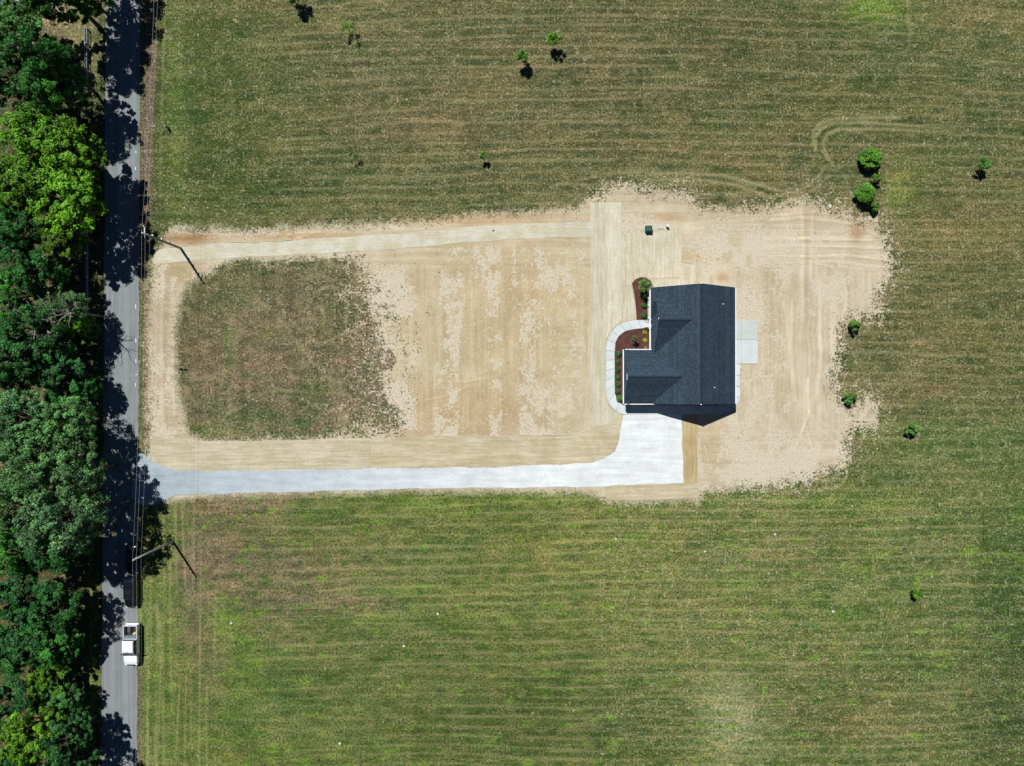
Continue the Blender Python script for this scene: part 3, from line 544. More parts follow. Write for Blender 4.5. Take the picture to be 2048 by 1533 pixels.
M_white = simple("white_trim", (.78, .79, .8, 1), .45, .4, var=.03)
def m_siding():
    t = NT("lap_siding"); g = t.geo(); x = t.n('ShaderNodeSeparateXYZ'); t.l(g, x.inputs[0]); fr = t.math('FRACT', t.math('MULTIPLY', x.outputs[2], 1 / .15))
    t.bump(fr, .6, .02); return t.done(t.scale((.70, .72, .73), t.rng(fr, 0, .12, .75, 1)), .6, .3)
M_side = m_siding()
def m_brick():
    t = NT("brick_veneer"); g = t.geo(); b = t.n('ShaderNodeTexBrick'); x = t.n('ShaderNodeSeparateXYZ'); t.l(g, x.inputs[0]); cb = t.n('ShaderNodeCombineXYZ')
    t.l(t.math('ADD', x.outputs[0], x.outputs[1]), cb.inputs[0]); t.l(x.outputs[2], cb.inputs[1]); t.l(cb.outputs[0], b.inputs[0]); b.inputs['Scale'].default_value = 4.5
    b.inputs['Color1'].default_value = (.42, .36, .31, 1); b.inputs['Color2'].default_value = (.55, .5, .45, 1); b.inputs['Mortar'].default_value = (.6, .58, .55, 1); return t.done(b.outputs[0], .9, .2)
M_brick = m_brick()
M_glass = simple("window_glass", (.03, .04, .05, 1), .08, .6, var=.1)
M_black = simple("black_metal", (.012, .012, .013, 1), .4, .4)
M_grey = simple("grey_metal", (.38, .4, .41, 1), .45, .4, .3, var=.1)
K = .0495
house = empty("house", P(1376, 693), "white sided house with dark slate-blue shingle roof and front gables", "house")
YN, YS, XW, XR, XE, ZE = 580.5, 806.0, 1295.0, 1376.0, 1457.6, 2.9
inv = lambda p: Vector(p) - house.location
def V(px, py, z): return inv(P(px, py, z))
def roof_mesh():
    bm = bmesh.new(); T = .14
    def face(pts, mi):
        tp = [bm.verts.new(V(*p)) for p in pts]; bt = [bm.verts.new(V(p[0], p[1], p[2] - T)) for p in pts]
        f = bm.faces.new(tp); f.material_index = mi; bm.faces.new(bt[::-1]).material_index = 2
        n = len(pts)
        for i in range(n): bm.faces.new((tp[i], bt[i], bt[(i + 1) % n], tp[(i + 1) % n])).material_index = 2
        if f.normal.z < 0: f.normal_flip()
    zr = ZE + K * (XR - XW); zx = lambda x: ZE + K * (x - XW)
    hx = XW + 66.7; hz = zx(hx); hy = YN + 66.7
    wy, wr = 754.0, XW + 52; wz = zx(wr)
    sx, sz = 1302.0, zx(1302.0); yS = hy + (hz - sz) / K
    ry = 610.5; rz = hz - K * (hy - ry); ye = ry + (rz - ZE) / K; y2 = ry + (rz - sz) / K
    face([(XW, YN, ZE), (XR, YN, zr), (XR, YS, zr), (XW, YS, ZE), (wr, wy, wz), (XW, 702, ZE), (XW, ye, ZE), (sx, y2, sz), (sx, yS, sz), (hx, hy, hz)], 0)
    face([(XR, YN, zr), (XE, YN, ZE), (XE, YS, ZE), (XR, YS, zr)], 0)
    face([(XW, YN, ZE), (hx, hy, hz), (sx - 2, hy, hz), (sx - 2, ry, rz), (1294.3, ry, rz), (1294.3, YN, ZE)], 1)
    face([(1294.3, ry, rz), (1312, ry, rz), (1312, y2, sz), (sx, y2, sz), (XW, ye, ZE), (1294.3, ye, ZE)], 1)
    face([(sx, y2 - 3, sz), (1312, y2 - 3, zx(1312)), (1312, yS - 10, zx(1312)), (sx, yS, sz)], 0)
    face([(sx - 2, hy, hz), (hx, hy, hz), (sx, yS, sz), (sx - 2, yS, sz)], 1)
    face([(1243.4, wy, wz), (wr, wy, wz), (XW, 702, ZE), (1243.4, 702, ZE)], 1)
    face([(1243.4, wy, wz), (1243.4, YS, ZE), (XW, YS, ZE), (wr, wy, wz)], 1)
    return bm, dict(zr=zr, hx=hx, hz=hz, hy=hy, wr=wr, wz=wz, sz=sz, yS=yS, ry=ry, rz=rz, ye=ye, y2=y2)
bm, R = roof_mesh()
roof = obj("roof", bm, [M_shE, M_shN, M_edge], house, fix=False)
bm = bmesh.new()
def cap(a, b, w=.16, drop=.10):     # folded ridge cap
    a, b = V(*a), V(*b); d = (b - a).normalized(); s = d.cross(Vector((0, 0, 1))).normalized() * w; up = Vector((0, 0, .035)); dn = Vector((0, 0, -drop + .035))
    n = max(2, int((b - a).length / .3))
    for i in range(n):
        p = a + (b - a) * i / n; q = a + (b - a) * (i + 1) / n; h = Vector((0, 0, .012)) 
        v = [bm.verts.new(x) for x in (p + up, q + up + h, q + s + dn + h, p + s + dn, q - s + dn + h, p - s + dn)]
        bm.faces.new((v[0], v[1], v[2], v[3])); bm.faces.new((v[0], v[5], v[4], v[1]))
bm.free()
for a, b in [((XR, YN, R['zr']), (XR, YS, R['zr'])), ((1300, R['hy'], R['hz']), (R['hx'], R['hy'], R['hz'])), ((1243.5, 754, R['wz']), (R['wr'], 754, R['wz'])), ((1295, R['ry'], R['rz']), (1300, R['ry'], R['rz']))]:
    bm = bmesh.new(); cap(a, b); obj("ridge_cap", bm, M_ridge, roof, fix=False)
for (x, y) in [(1445.8, 608.3), (1424.3, 775)]:
    gx = 1024 + (x - 1024) * .955; gy = 766 + (y - 766) * .955; z = R['zr'] - K * (gx - XR)
    bm = bmesh.new(); tube(bm, [V(gx, gy, z - .2), V(gx, gy, z + .35)], .07, 10); obj("vent_pipe", bm, M_white, roof)
# walls
def wall_poly(bm, pts, th=.2, mi=0):
    """closed vertical prism wall ring"""
walls = bmesh.new()
def quad(bm, a, b, z0, z1, mi=0, z1b=None):
    z1b = z1 if z1b is None else z1b
    f = bm.faces.new([bm.verts.new(V(a[0], a[1], z0)), bm.verts.new(V(b[0], b[1], z0)), bm.verts.new(V(b[0], b[1], z1b)), bm.verts.new(V(a[0], a[1], z1))]); f.material_index = mi
o_ = 5.0; zt = ZE + K * o_ - .15
wW, wE, wN, wS = XW + o_, XE - o_, YN + 3, YS - 3
gW, gN, gS = 1242.2 + 5.5, 702 + o_, YS - 3
pw = 1308.0   # recessed porch wall
ring = [((wE, wN), (wE, wS)), ((wE, wS), (gW, gS)), ((gW, gS), (gW, gN)), ((gW, gN), (wW, gN)), ((wW, gN), (wW, 657)), ((wW, 657), (pw, 657)), ((pw, 657), (pw, wN)), ((pw, wN), (wE, wN))]
for a, b in ring:
    quad(walls, a, b, 0, .9, 1); quad(walls, a, b, .9, zt, 0)
def gable(y, xa, xb, xr, zr_, mi=0):
    f = walls.faces.new([walls.verts.new(V(xa, y, zt)), walls.verts.new(V(xb, y, zt)), walls.verts.new(V(xr, y, zr_ - .16))]); f.material_index = mi
gable(wN, wW, wE, XR, R['zr']); gable(wS, wW, wE, XR, R['zr'])
def gable_x(x, ya, yb, yr, z0, zr_):
    walls.faces.new([walls.verts.new(V(x, ya, z0)), walls.verts.new(V(x, yb, z0)), walls.verts.new(V(x, yr, zr_ - .16))])
gable_x(1251, gN, gS, 754, zt, R['wz']); gable_x(1311, 590, R['yS'] - 4, R['hy'], R['sz'] + .02, R['hz']); gable_x(1302, 586, 634, R['ry'], zt, R['rz'])
obj("wall", walls, [M_side, M_brick], house, fix=False)
# white fascia, gutters and rake boards
bm = bmesh.new()
def bar(a, b, w=.1, h=.14):
    a, b = V(*a), V(*b); d = b - a; L = d.length; m = bmesh.ops.create_cube(bm, size=1.0)['verts']
    bmesh.ops.transform(bm, matrix=Matrix.Translation((a + b) / 2) @ d.to_track_quat('X', 'Z').to_matrix().to_4x4() @ Matrix.Diagonal((L, w, h, 1)), verts=m)
bm.free()
for a, b, w in [((XE + 1, YN, ZE - .08), (XE + 1, YS, ZE - .08), .12), ((1292.2, YN + 3, 2.80), (1292.2, 700, 2.80), .17), ((1244, 700.8, ZE - .08), (XW, 700.8, ZE - .08), .12), ((1242, YS + 1.1, ZE - .08), (1312, YS + 1.1, ZE - .08), .12), ((1240.6, 701, 2.74), (1240.6, YS + .5, 2.74), .16)]:
    bm = bmesh.new(); bar(a, b, w); obj("gutter", bm, M_white, roof)
for (a, b, m_) in [((1243, YS, ZE - .08), (1243, 754, R['wz'] - .08), M_edge), ((1243, 754, R['wz'] - .08), (1243, 702, ZE - .08), M_edge), ((1299.8, R['yS'], R['sz'] - .02), (1299.8, R['hy'], R['hz'] - .04), M_edge), ((1299.6, R['hy'] - .5, R['hz'] - .06), (1299.6, R['hy'] - 4, R['hz'] - .24), M_white), ((1299.6, R['hy'] - 4, R['hz'] - .26), (1299.8, R['ry'] + 3, R['rz'] + .1), M_edge),
               ((1294, YN, ZE - .06), (1294, R['ry'], R['rz'] - .06), M_edge), ((1294, R['ry'], R['rz'] - .06), (1294, R['ye'], ZE - .06), M_edge), ((XW, YN - .5, ZE - .1), (XR, YN - .5, R['zr'] - .1), M_white), ((XR, YN - .5, R['zr'] - .1), (XE, YN - .5, ZE - .1), M_white), ((XW + 20, YS + .5, ZE + .89), (XR, YS + .5, R['zr'] - .1), M_edge), ((XR, YS + .5, R['zr'] - .1), (XE, YS + .5, ZE - .1), M_edge)]:
    bm = bmesh.new(); bar(a, b, .035, .16 if m_ is M_white else .1); obj("rake_board", bm, m_, roof)
for y in (YN, YS): bm = bmesh.new(); bar((XR, y - .9, R['zr'] - .02), (XR, y + .9, R['zr'] + .02), .14, .1); obj("ridge_end", bm, M_white, roof)
# shingled skirt roofs across the foot of the two front gables
for (x0, x1, ya, yb) in ((1241.2, 1251, 701.5, YS), (1292.8, 1302, YN + 3, R['ye'])):
    bm = bmesh.new(); loft(bm, [[V(x0, ya, 2.80), V(x1, ya, 3.2), V(x1, ya, 3.08), V(x0, ya, 2.68)], [V(x0, yb, 2.80), V(x1, yb, 3.2), V(x1, yb, 3.08), V(x0, yb, 2.68)]]); obj("skirt_roof", bm, M_shE, house)
# the garage's white skirt boards show beside the west eave

# openings
def opening(name, cx, cy, z, w, h, axis, pane=None, frame=True, mat=M_glass):
    """axis: outward direction 'n','s','e','w'"""
    hz = axis in 'ns'; off = {'n': (0, .04), 's': (0, -.04), 'e': (.04, 0), 'w': (-.04, 0)}[axis]; c = V(cx, cy, z) + Vector((off[0], off[1], 0))
    bm = bmesh.new(); d = .07
    def b(dx, dz, ww, hh, dd=d, mi=0, bmx=None): box(bmx or bm, c + (Vector((dx, 0, dz)) if hz else Vector((0, dx, dz))), (ww, dd, hh) if hz else (dd, ww, hh), 0, mi)
    f = .09
    b(0, h / 2 + f / 2, w + 2 * f, f); b(0, -h / 2 - f / 2, w + 2 * f, f, d + .04); b(-w / 2 - f / 2, 0, f, h); b(w / 2 + f / 2, 0, f, h)
    if name == 'window': b(0, 0, w, .05, d - .02); 
    fr = obj(name, bm, M_white, house); bm = bmesh.new(); 
    b(0, 0, w, h, .03, 0, bm); obj("pane" if mat is M_glass else "leaf_panel", bm, mat, fr); return fr
for x in (1276, 1332):
    o = opening("garage_door", x, gS, 1.2, 2.9, 2.2, 's', mat=simple("garage_door_panel", (.62, .62, .62, 1), .5))
opening("window", 1400, wS, 1.6, 1.1, 1.3, 's'); opening("door", 1436, wS, 1.05, .95, 2.05, 's', mat=M_black); opening("window", 1376, wS, 4.6, .8, 1.0, 's')
for y in (725, 783): opening("window", gW, y, 1.5, 1.2, 1.4, 'w')
opening("window", gW, 754, 3.6, .7, .8, 'w'); opening("door", pw, 647, 1.45, 1.0, 2.05, 'w', mat=M_black)
for y in (600, 622): opening("window", pw, y, 1.7, .9, 1.4, 'w')
opening("window", wW, 680, 1.6, 1.4, 1.3, 'w')
for y in (610, 750, 780): opening("window", wE, y, 1.6, 1.1, 1.2, 'e')
opening("patio_door", wE, 685, 1.1, 1.8, 2.05, 'e')
for x in (1340, 1420): opening("window", x, wN, 1.6, 1.1, 1.2, 'n')
# porch: slab, steps, columns, railing
bm = bmesh.new(); a = V(1295, 657, 0); b = V(1308, 584, 0)
box(bm, ((a.x + b.x) / 2, (a.y + b.y) / 2, .2), (b.x - a.x, b.y - a.y, .42)); obj("porch_floor", bm, M_conc3, house)
bm = bmesh.new()
for i, (x0, x1, z) in enumerate([(1288, 1291.5, .22), (1291.5, 1295, .32)]): a = V(x0, 655.5, 0); b = V(x1, 640.5, 0); box(bm, ((a.x + b.x) / 2, (a.y + b.y) / 2, z / 2), (b.x - a.x - .006, b.y - a.y, z))
obj("porch_step", bm, M_conc3, house)
for y in (586, 612, 638, 656):
    bm = bmesh.new(); c = V(1296.5, y, 0); box(bm, c + Vector((0, 0, 1.6)), (.2, .2, 2.4)); box(bm, c + Vector((0, 0, .52)), (.3, .3, .22)); box(bm, c + Vector((0, 0, 2.72)), (.28, .28, .12)); obj("porch_column", bm, M_white, house)
for (p0, p1) in [((1296.2, 588), (1296.2, 611)), ((1296.2, 613), (1296.2, 637)), ((1287, 640.2), (1294, 640.2)), ((1287, 656.2), (1294, 656.2))]:
    bm = bmesh.new(); a = V(p0[0], p0[1], 1.32); b = V(p1[0], p1[1], 1.32)
    if p0[1] == p1[1]: a.z = 1.02
    tube(bm, [a, b], .03, 6); lo = Vector((0, 0, -.72)); tube(bm, [a + lo, b + lo], .02, 6); n = int((b - a).length / .14)
    for i in range(n + 1): p = a + (b - a) * i / n; tube(bm, [p, p + lo * (1.25 if i in (0, n) else 1)], .018 if i in (0, n) else .009, 5)
    obj("porch_railing", bm, M_black, house)
for (x, y) in [(1299, 701.5), (1459, 583), (1459, 803)]:
    bm = bmesh.new(); box(bm, V(x, y, 1.4), (.08, .08, 2.7)); obj("downspout", bm, M_white, house)

# ---------------------------------------------------------------- plants
def m_leaf(name, trans=.3, rough=.5):
    t = NT(name); oi = t.n('ShaderNodeObjectInfo'); v = t.attr('leafv')
    c = t.scale(oi.outputs['Color'], t.rng(v, 0, 1, .4, 1.75))
    tone = t.noise(t.geo(), .55, 2, .5); c = t.scale(c, t.rng(tone, .35, .65, .72, 1.28))
    warm = t.mix(t.rng(v, .5, 1, 0, .45), c, t.mix(1.0, c, (1.25, 1.12, .5, 1), 'MULTIPLY'))
    t.put(t.b.inputs['Base Color'], warm); t.b.inputs['Roughness'].default_value = rough; t.b.inputs['Specular IOR Level'].default_value = .22
    tr = t.n('ShaderNodeBsdfTranslucent'); t.l(t.mix(1.0, warm, (1.3, 1.5, .4, 1), 'MULTIPLY'), tr.inputs[0]); mx = t.n('ShaderNodeMixShader'); mx.inputs[0].default_value = trans
    t.l(t.b.outputs[0], mx.inputs[1]); t.l(tr.outputs[0], mx.inputs[2]); t.l(mx.outputs[0], t.out.inputs[0]); return t.m
M_leaf = m_leaf("foliage_leaf", .08, .5); M_bark = simple("bark", (.11, .085, .065, 1), .95, .1, var=.35, scale=6, bump=.5)
M_dead = simple("dead_wood", (.34, .31, .28, 1), .9, .1, var=.25, scale=5)
def leaf_mesh(name, cen, nrm, size, val, seed, asp=.62):
    rs = np.random.RandomState(seed); n = len(cen)
    nrm = nrm / np.linalg.norm(nrm, axis=1, keepdims=True)
    r = rs.normal(size=(n, 3)); u = np.cross(nrm, r); u /= np.linalg.norm(u, axis=1, keepdims=True) + 1e-9; w = np.cross(nrm, u)
    s = size[:, None]; bend = nrm * s * .22
    vs = np.stack([cen - u * s - bend, cen - w * s * asp + bend * .6 - u * s * .15, cen + u * s - bend, cen + w * s * asp + bend * .6 + u * s * .1], 1).reshape(-1, 3).astype(np.float32)
    me = bpy.data.meshes.new(name); me.vertices.add(4 * n); me.vertices.foreach_set("co", vs.ravel())
    me.loops.add(4 * n); me.loops.foreach_set("vertex_index", np.arange(4 * n, dtype=np.int32)); me.polygons.add(n); me.polygons.foreach_set("loop_start", np.arange(0, 4 * n, 4, dtype=np.int32))
    me.update(calc_edges=True); a = me.attributes.new("leafv", 'FLOAT', 'FACE'); a.data.foreach_set("value", val.astype(np.float32)); return me
def limb(bm, a, b, r0, r1, rr, n=5, sides=6, bow=.12):
    a, b = Vector(a), Vector(b); L = (b - a).length; pts = []
    j = Vector((rr.uniform(-1, 1), rr.uniform(-1, 1), rr.uniform(.1, .8))) * L * bow
    for i in range(n + 1): t = i / n; pts.append(a.lerp(b, t) + j * math.sin(PI * t) + Vector((rr.uniform(-1, 1), rr.uniform(-1, 1), 0)) * L * .012)
    tube(bm, pts, [r0 + (r1 - r0) * i / n for i in range(n + 1)], sides); return pts
def make_tree(seed, R, H, low, lobes, per, leaf, mesh_only=True, spread=1.0, sparse=0.0):
    """crown of many leafy sprays round limbs; returns (trunk mesh, crown mesh)"""
    rs = np.random.RandomState(seed); rr = random.Random(seed)
    cz = (H + low) / 2; hz = (H - low) / 2; cens = []; rad = []
    tries = 0
    while len(cens) < lobes and tries < 5000:
        tries += 1; d = rs.normal(size=3); d /= np.linalg.norm(d)
        if d[2] < -.55: continue
        rr_ = rs.uniform(.42, .86) ; p = np.array([d[0] * R * rr_, d[1] * R * rr_, cz + d[2] * hz * rr_])
        q = R * rs.uniform(.15, .29)
        if all(np.linalg.norm(p - c) > .62 * (q + r2) for c, r2 in zip(cens, rad)): cens.append(p); rad.append(q)
    C_, N_, S_, V_ = [], [], [], []
    for c, q in zip(cens, rad):
        tint = rs.uniform(.2, .75)
        # a lobe = several sub-sprays
        k = max(5, int(9 * (q / (R * .25)))); subs = rs.normal(size=(k, 3)); subs /= np.linalg.norm(subs, axis=1, keepdims=True); subs[:, 2] = subs[:, 2] * .8 + .15
        for s_ in subs:
            sc = c + s_ * q * rs.uniform(.45, .95); m = int(per / k * rs.uniform(.6, 1.4)); sr = q * rs.uniform(.28, .5)
            d = rs.normal(size=(m, 3)); d /= np.linalg.norm(d, axis=1, keepdims=True); rad_ = rs.uniform(.25, 1.0, m) ** .6
            pt = sc + d * rad_[:, None] * sr * np.array([1.15, 1.15, .65]); pt[:, 2] -= .12 * sr
            nn = d * .75 + rs.normal(size=(m, 3)) * .5 + np.array([0, 0, .6]) + (sc - np.array([0, 0, cz]))[None, :] / (R * 2.6)
            C_.append(pt); N_.append(nn); S_.append(leaf * rs.uniform(.55, 1.25, m)); V_.append(np.clip(tint + rs.normal(size=m) * .16 + rs.uniform(-.1, .1), 0, 1))
    me = leaf_mesh("crown", np.concatenate(C_), np.concatenate(N_), np.concatenate(S_), np.concatenate(V_), seed)
    bm = bmesh.new(); r0 = H * .019; tp = H * .62
    pts = limb(bm, (0, 0, -.1), (rr.uniform(-.3, .3), rr.uniform(-.3, .3), tp), r0 * 1.25, r0 * .55, rr, 7, 8, .03)
    for c, q in zip(cens, rad):
        st = pts[rr.randint(3, 7)]; e = Vector(c) ; limb(bm, st, e, r0 * .42, r0 * .1, rr, 4, 5)
        for _ in range(2): d = Vector((rr.uniform(-1, 1), rr.uniform(-1, 1), rr.uniform(-.2, 1))).normalized() * q * .85; limb(bm, e.lerp(Vector(st), .15), e + d, r0 * .1, .012, rr, 2, 4)
    bmesh.ops.recalc_face_normals(bm, faces=bm.faces); mt = bpy.data.meshes.new("trunk"); bm.to_mesh(mt); bm.free()
    mt.materials.append(M_bark); me.materials.append(M_leaf); return mt, me
TREES = [make_tree(s, 4.6, 13.0, lo, lb, int(pr * 1.5), .150) for s, lo, lb, pr in [(11, 3.0, 38, 360), (12, 2.4, 42, 340), (13, 4.0, 34, 350), (14, 3.0, 46, 310), (15, 2.0, 32, 380)]]
FINE = [make_tree(s, 4.6, 13.0, 3, 54, 330, .13) for s in (21, 22)]
def put_tree(name, label, cat, mesh, ix, iy, r, H, color, group, zc=None, rz=None, thing=None):
    """ix,iy: where the crown centre shows in the photo; r: its radius there in px"""
    zc = zc if zc is not None else H * .66
    x, y, _ = Q(ix, iy, zc); Rm = r * S * (1 - zc / CAMH)
    root = empty(name, (x, y, 0), label, cat, group, rz if rz is not None else rnd.uniform(0, 6.28)); root.scale = (Rm / 4.6, Rm / 4.6, H / 13.0)
    a = bpy.data.objects.new("trunk", mesh[0]); b = bpy.data.objects.new("crown", mesh[1])
    for o in (a, b): C.objects.link(o); o.parent = root
    b.color = tuple(color) + (1,); return root
DKG = (.030, .130, .030); MDG = (.052, .200, .034); PLG = (.115, .255, .090); BRG = (.085, .235, .014); YLG = (.115, .310, .018); OLG = (.05, .13, .025)
W = "trees of the wood along the road"
WOOD = [
    (30, 45, 66, 11, (.05, .19, .03), 0, "mid green tree at the wood's top corner beside the pale yard"), (92, 116, 48, 16, DKG, 1, "dark green tree just below the patch of bare ground at the top of the wood"),
    (22, 150, 62, 12, DKG, 2, "dark tree at the picture's edge just above the big lime green tree"), (96, 178, 44, 13, MDG, 3, "small mid green crown tucked against the top of the lime green tree"),
    (165, -12, 46, 11, MDG, 4, "tree at the very top beside the road, right of the bare ground"), (92, -38, 64, 17, OLG, 0, "tall olive tree cut by the top edge beside the pale yard"), (160, -100, 60, 13, DKG, 2, "dark tree beyond the top edge whose shadow falls on the road"), 
    (66, 270, 60, 13, YLG, 1, "upper part of the lime green group, round yellow-green crown"), (132, 300, 62, 13, YLG, 0, "lime green tree with crown reaching towards the road, upper of the bright group"),
    (40, 372, 62, 13, BRG, 3, "bright green tree at the picture's edge in the lime green group"), (132, 398, 72, 13, YLG, 2, "largest lime green tree, its crown overhanging the road"), (128, 466, 46, 11, BRG, 4, "lower lobe-shaped lime green tree above the guard rail"),
    (20, 470, 54, 13, DKG, 0, "dark tree below the lime green group at the picture's edge"), (62, 545, 50, 12, DKG, 1, "dark blue-green tree left of the lower guard rail"), (18, 585, 50, 12, MDG, 4, "mid green tree beside the bare pale branches"),
    (130, 610, 38, 9, PLG, 3, "thin pale tree with bare twigs just below the lower guard rail"), (66, 660, 54, 12, DKG, 2, "dark tree under the leafless branches in mid wood"), (150, 648, 26, 8, BRG, 1, "small bright tree near the road below the guard rail"),
    (20, 720, 62, 14, DKG, 3, "dark tree at the picture's edge level with the house roof"), (110, 742, 56, 10, DKG, 4, "dark green tree by the road level with the house, north of the pale crowns"), (170, 775, 26, 7, DKG, 0, "low dark tree on the roadside where the pale crowns begin"),
    (40, 842, 66, 15, PLG, 0, "pale green tree at the picture's edge, topmost of the pale crowns"), (122, 850, 56, 12, PLG, 1, "pale green tree by the road, topmost of the pale crowns on the road side"), (70, 920, 68, 17, PLG, 4, "broad pale green tree, middle of the pale crowns"),
    (140, 948, 58, 16, PLG, 3, "pale green tree directly opposite the driveway mouth"), (24, 1000, 60, 16, PLG, 2, "pale green tree at the picture's edge opposite the driveway"), (112, 1040, 70, 18, PLG, 0, "lowest of the pale crowns, opposite the lower power pole"),
    (34, 1095, 58, 14, MDG, 1, "mid green tree at the picture's edge below the pale crowns"), (108, 1095, 52, 13, DKG, 3, "dark tree opposite the three parked vehicles' rear"), (36, 1190, 60, 12, DKG, 4, "dark tree at the picture's edge level with the black car"), (108, 1215, 48, 10.5, DKG, 2, "dark tree by the road level with the black car"),
    (40, 1285, 60, 10, DKG, 0, "dark tree at the picture's edge level with the white pickup"), (104, 1290, 46, 8.5, MDG, 1, "mid green tree level with the white pickup"), (90, 1355, 38, 7.5, BRG, 4, "bright green crown just below the white pickup's level"), (116, 1405, 42, 6.5, MDG, 3, "feathery mid green tree left of the sunlit stretch of road near the bottom"),
    (18, 1400, 50, 10, DKG, 2, "blue-green tree at the picture's edge above the bottom lime green tree"), (52, 1470, 56, 12, YLG, 0, "lime green tree in the bottom corner of the wood"), (128, 1482, 44, 11, DKG, 1, "dark tree in the bottom corner beside the lime green one"), (20, 1560, 56, 13, DKG, 3, "dark tree at the wood's bottom edge"), (130, 1560, 52, 13, DKG, 4, "dark roadside tree at the wood's bottom edge"),
]
for i, (x, y, r, H, c, k, lab) in enumerate(WOOD):
    col = tuple(v * rnd.uniform(.88, 1.12) for v in c)
    put_tree("broadleaf_tree", lab, "tree", (FINE[i % 2] if c is PLG else TREES[k]), x, y, r * 1.12, H, col, W)
# the leafless branches in the wood
bm = bmesh.new(); rr = random.Random(5)
base = Vector((0, 0, 0)); limb(bm, base, (0, .3, 7), .16, .1, rr, 6, 7, .03)
for k in range(9):
    a = k * .75 + .3; e = Vector((math.cos(a) * 2.6, math.sin(a) * 2.6, 8 + rr.uniform(0, 3))); p = limb(bm, (0, .3, 6.5 + .05 * k), e, .09, .035, rr, 5, 5, .15)
    for _ in range(5): q = p[rr.randint(2, 5)]; limb(bm, q, q + Vector((rr.uniform(-1, 1), rr.uniform(-1, 1), rr.uniform(-.1, .8))), .03, .012, rr, 3, 4, .15)
bx, by, _ = Q(70, 640, 9); root = empty("dead_tree", (bx, by, 0), "leafless grey tree with bare pale branches standing in mid wood", "tree"); obj("trunk", bm, M_dead, root)
bx, by, _ = Q(118, 620, 9.5); r2 = empty("dead_tree", (bx, by, 0), "leafless grey tree nearest the lower guard rail", "tree", rz=1.3); r2.scale = (.8, .8, 1.0); o = bpy.data.objects.new("trunk", root.children[0].data); C.objects.link(o); o.parent = r2

# saplings in the field
def sapling_mesh(seed, lobes=7, per=150, leaf=.13):
    rs = np.random.RandomState(seed); rr = random.Random(seed); C_, N_, S_, V_ = [], [], [], []; ce = []
    for i in range(lobes):
        a = rs.uniform(0, 6.28); q = rs.uniform(.2, .92); z = rs.uniform(-.6, .6) * (1.1 - .5 * q); c = np.array([math.cos(a) * q, math.sin(a) * q, 2.0 + z]); ce.append(c); t_ = rs.uniform(.3, .8)
        m = per; d = rs.normal(size=(m, 3)); d /= np.linalg.norm(d, axis=1, keepdims=True); p = c + d * rs.uniform(.1, .42, (m, 1)) * np.array([1, 1, .9])
        C_.append(p); N_.append(d * .6 + rs.normal(size=(m, 3)) * .4 + np.array([0, 0, .8])); S_.append(leaf * rs.uniform(.6, 1.3, m)); V_.append(np.clip(t_ + rs.normal(size=m) * .15, 0, 1))
    me = leaf_mesh("crown", np.concatenate(C_), np.concatenate(N_), np.concatenate(S_), np.concatenate(V_), seed); bm = bmesh.new()
    pts = limb(bm, (0, 0, -.05), (.05, 0, 2.2), .05, .025, rr, 5, 6, .02)
    for c in ce: limb(bm, pts[rr.randint(2, 5)], c, .022, .008, rr, 3, 4)
    bmesh.ops.recalc_face_normals(bm, faces=bm.faces); mt = bpy.data.meshes.new("trunk"); bm.to_mesh(mt); bm.free(); mt.materials.append(M_bark); me.materials.append(M_leaf); return mt, me
SAP = [sapling_mesh(31, 14, 95, .12), sapling_mesh(32, 13, 95, .12), sapling_mesh(33, 15, 85, .12)]; THIN = [sapling_mesh(34, 6, 36, .13), sapling_mesh(35, 5, 36, .12)]
BIG = [sapling_mesh(36, 26, 150, .085), sapling_mesh(37, 24, 150, .085)]
def bush_mesh(seed, lobes=34, per=130, leaf=.085):
    rs = np.random.RandomState(seed); rr = random.Random(seed); C_, N_, S_, V_ = [], [], [], []; ce = []
    for i in range(lobes):
        d0 = rs.normal(size=3); d0 /= np.linalg.norm(d0); d0[2] = abs(d0[2]); c = d0 * np.array([.78, .78, 1.0]) * rs.uniform(.8, 1.0) * (1 if i % 5 else .4) + np.array([0, 0, .75]); ce.append(c); t_ = rs.uniform(.35, .75)
        d = rs.normal(size=(per, 3)); d /= np.linalg.norm(d, axis=1, keepdims=True); p = c + d * rs.uniform(.1, .27, (per, 1)); p[:, 2] = np.maximum(p[:, 2], .05)
        C_.append(p); N_.append(d * .6 + rs.normal(size=(per, 3)) * .4 + np.array([0, 0, .7])); S_.append(leaf * rs.uniform(.6, 1.3, per)); V_.append(np.clip(t_ + rs.normal(size=per) * .15, 0, 1))
    me = leaf_mesh("crown", np.concatenate(C_), np.concatenate(N_), np.concatenate(S_), np.concatenate(V_), seed); bm = bmesh.new()
    pts = limb(bm, (0, 0, -.05), (.05, 0, 1.1), .07, .04, rr, 5, 6, .02)
    for c in ce[::2]: limb(bm, pts[rr.randint(1, 5)], c, .03, .01, rr, 3, 4)
    bmesh.ops.recalc_face_normals(bm, faces=bm.faces); mt = bpy.data.meshes.new("trunk"); bm.to_mesh(mt); bm.free(); mt.materials.append(M_bark); me.materials.append(M_leaf); return mt, me
BIG = [bush_mesh(36), bush_mesh(37)]; RND = [bush_mesh(38, 20, 100, .11), bush_mesh(39, 18, 100, .11)]
SG = "young trees dotted about the mown field"; GR = (.085, .20, .022); GD = (.055, .15, .03)
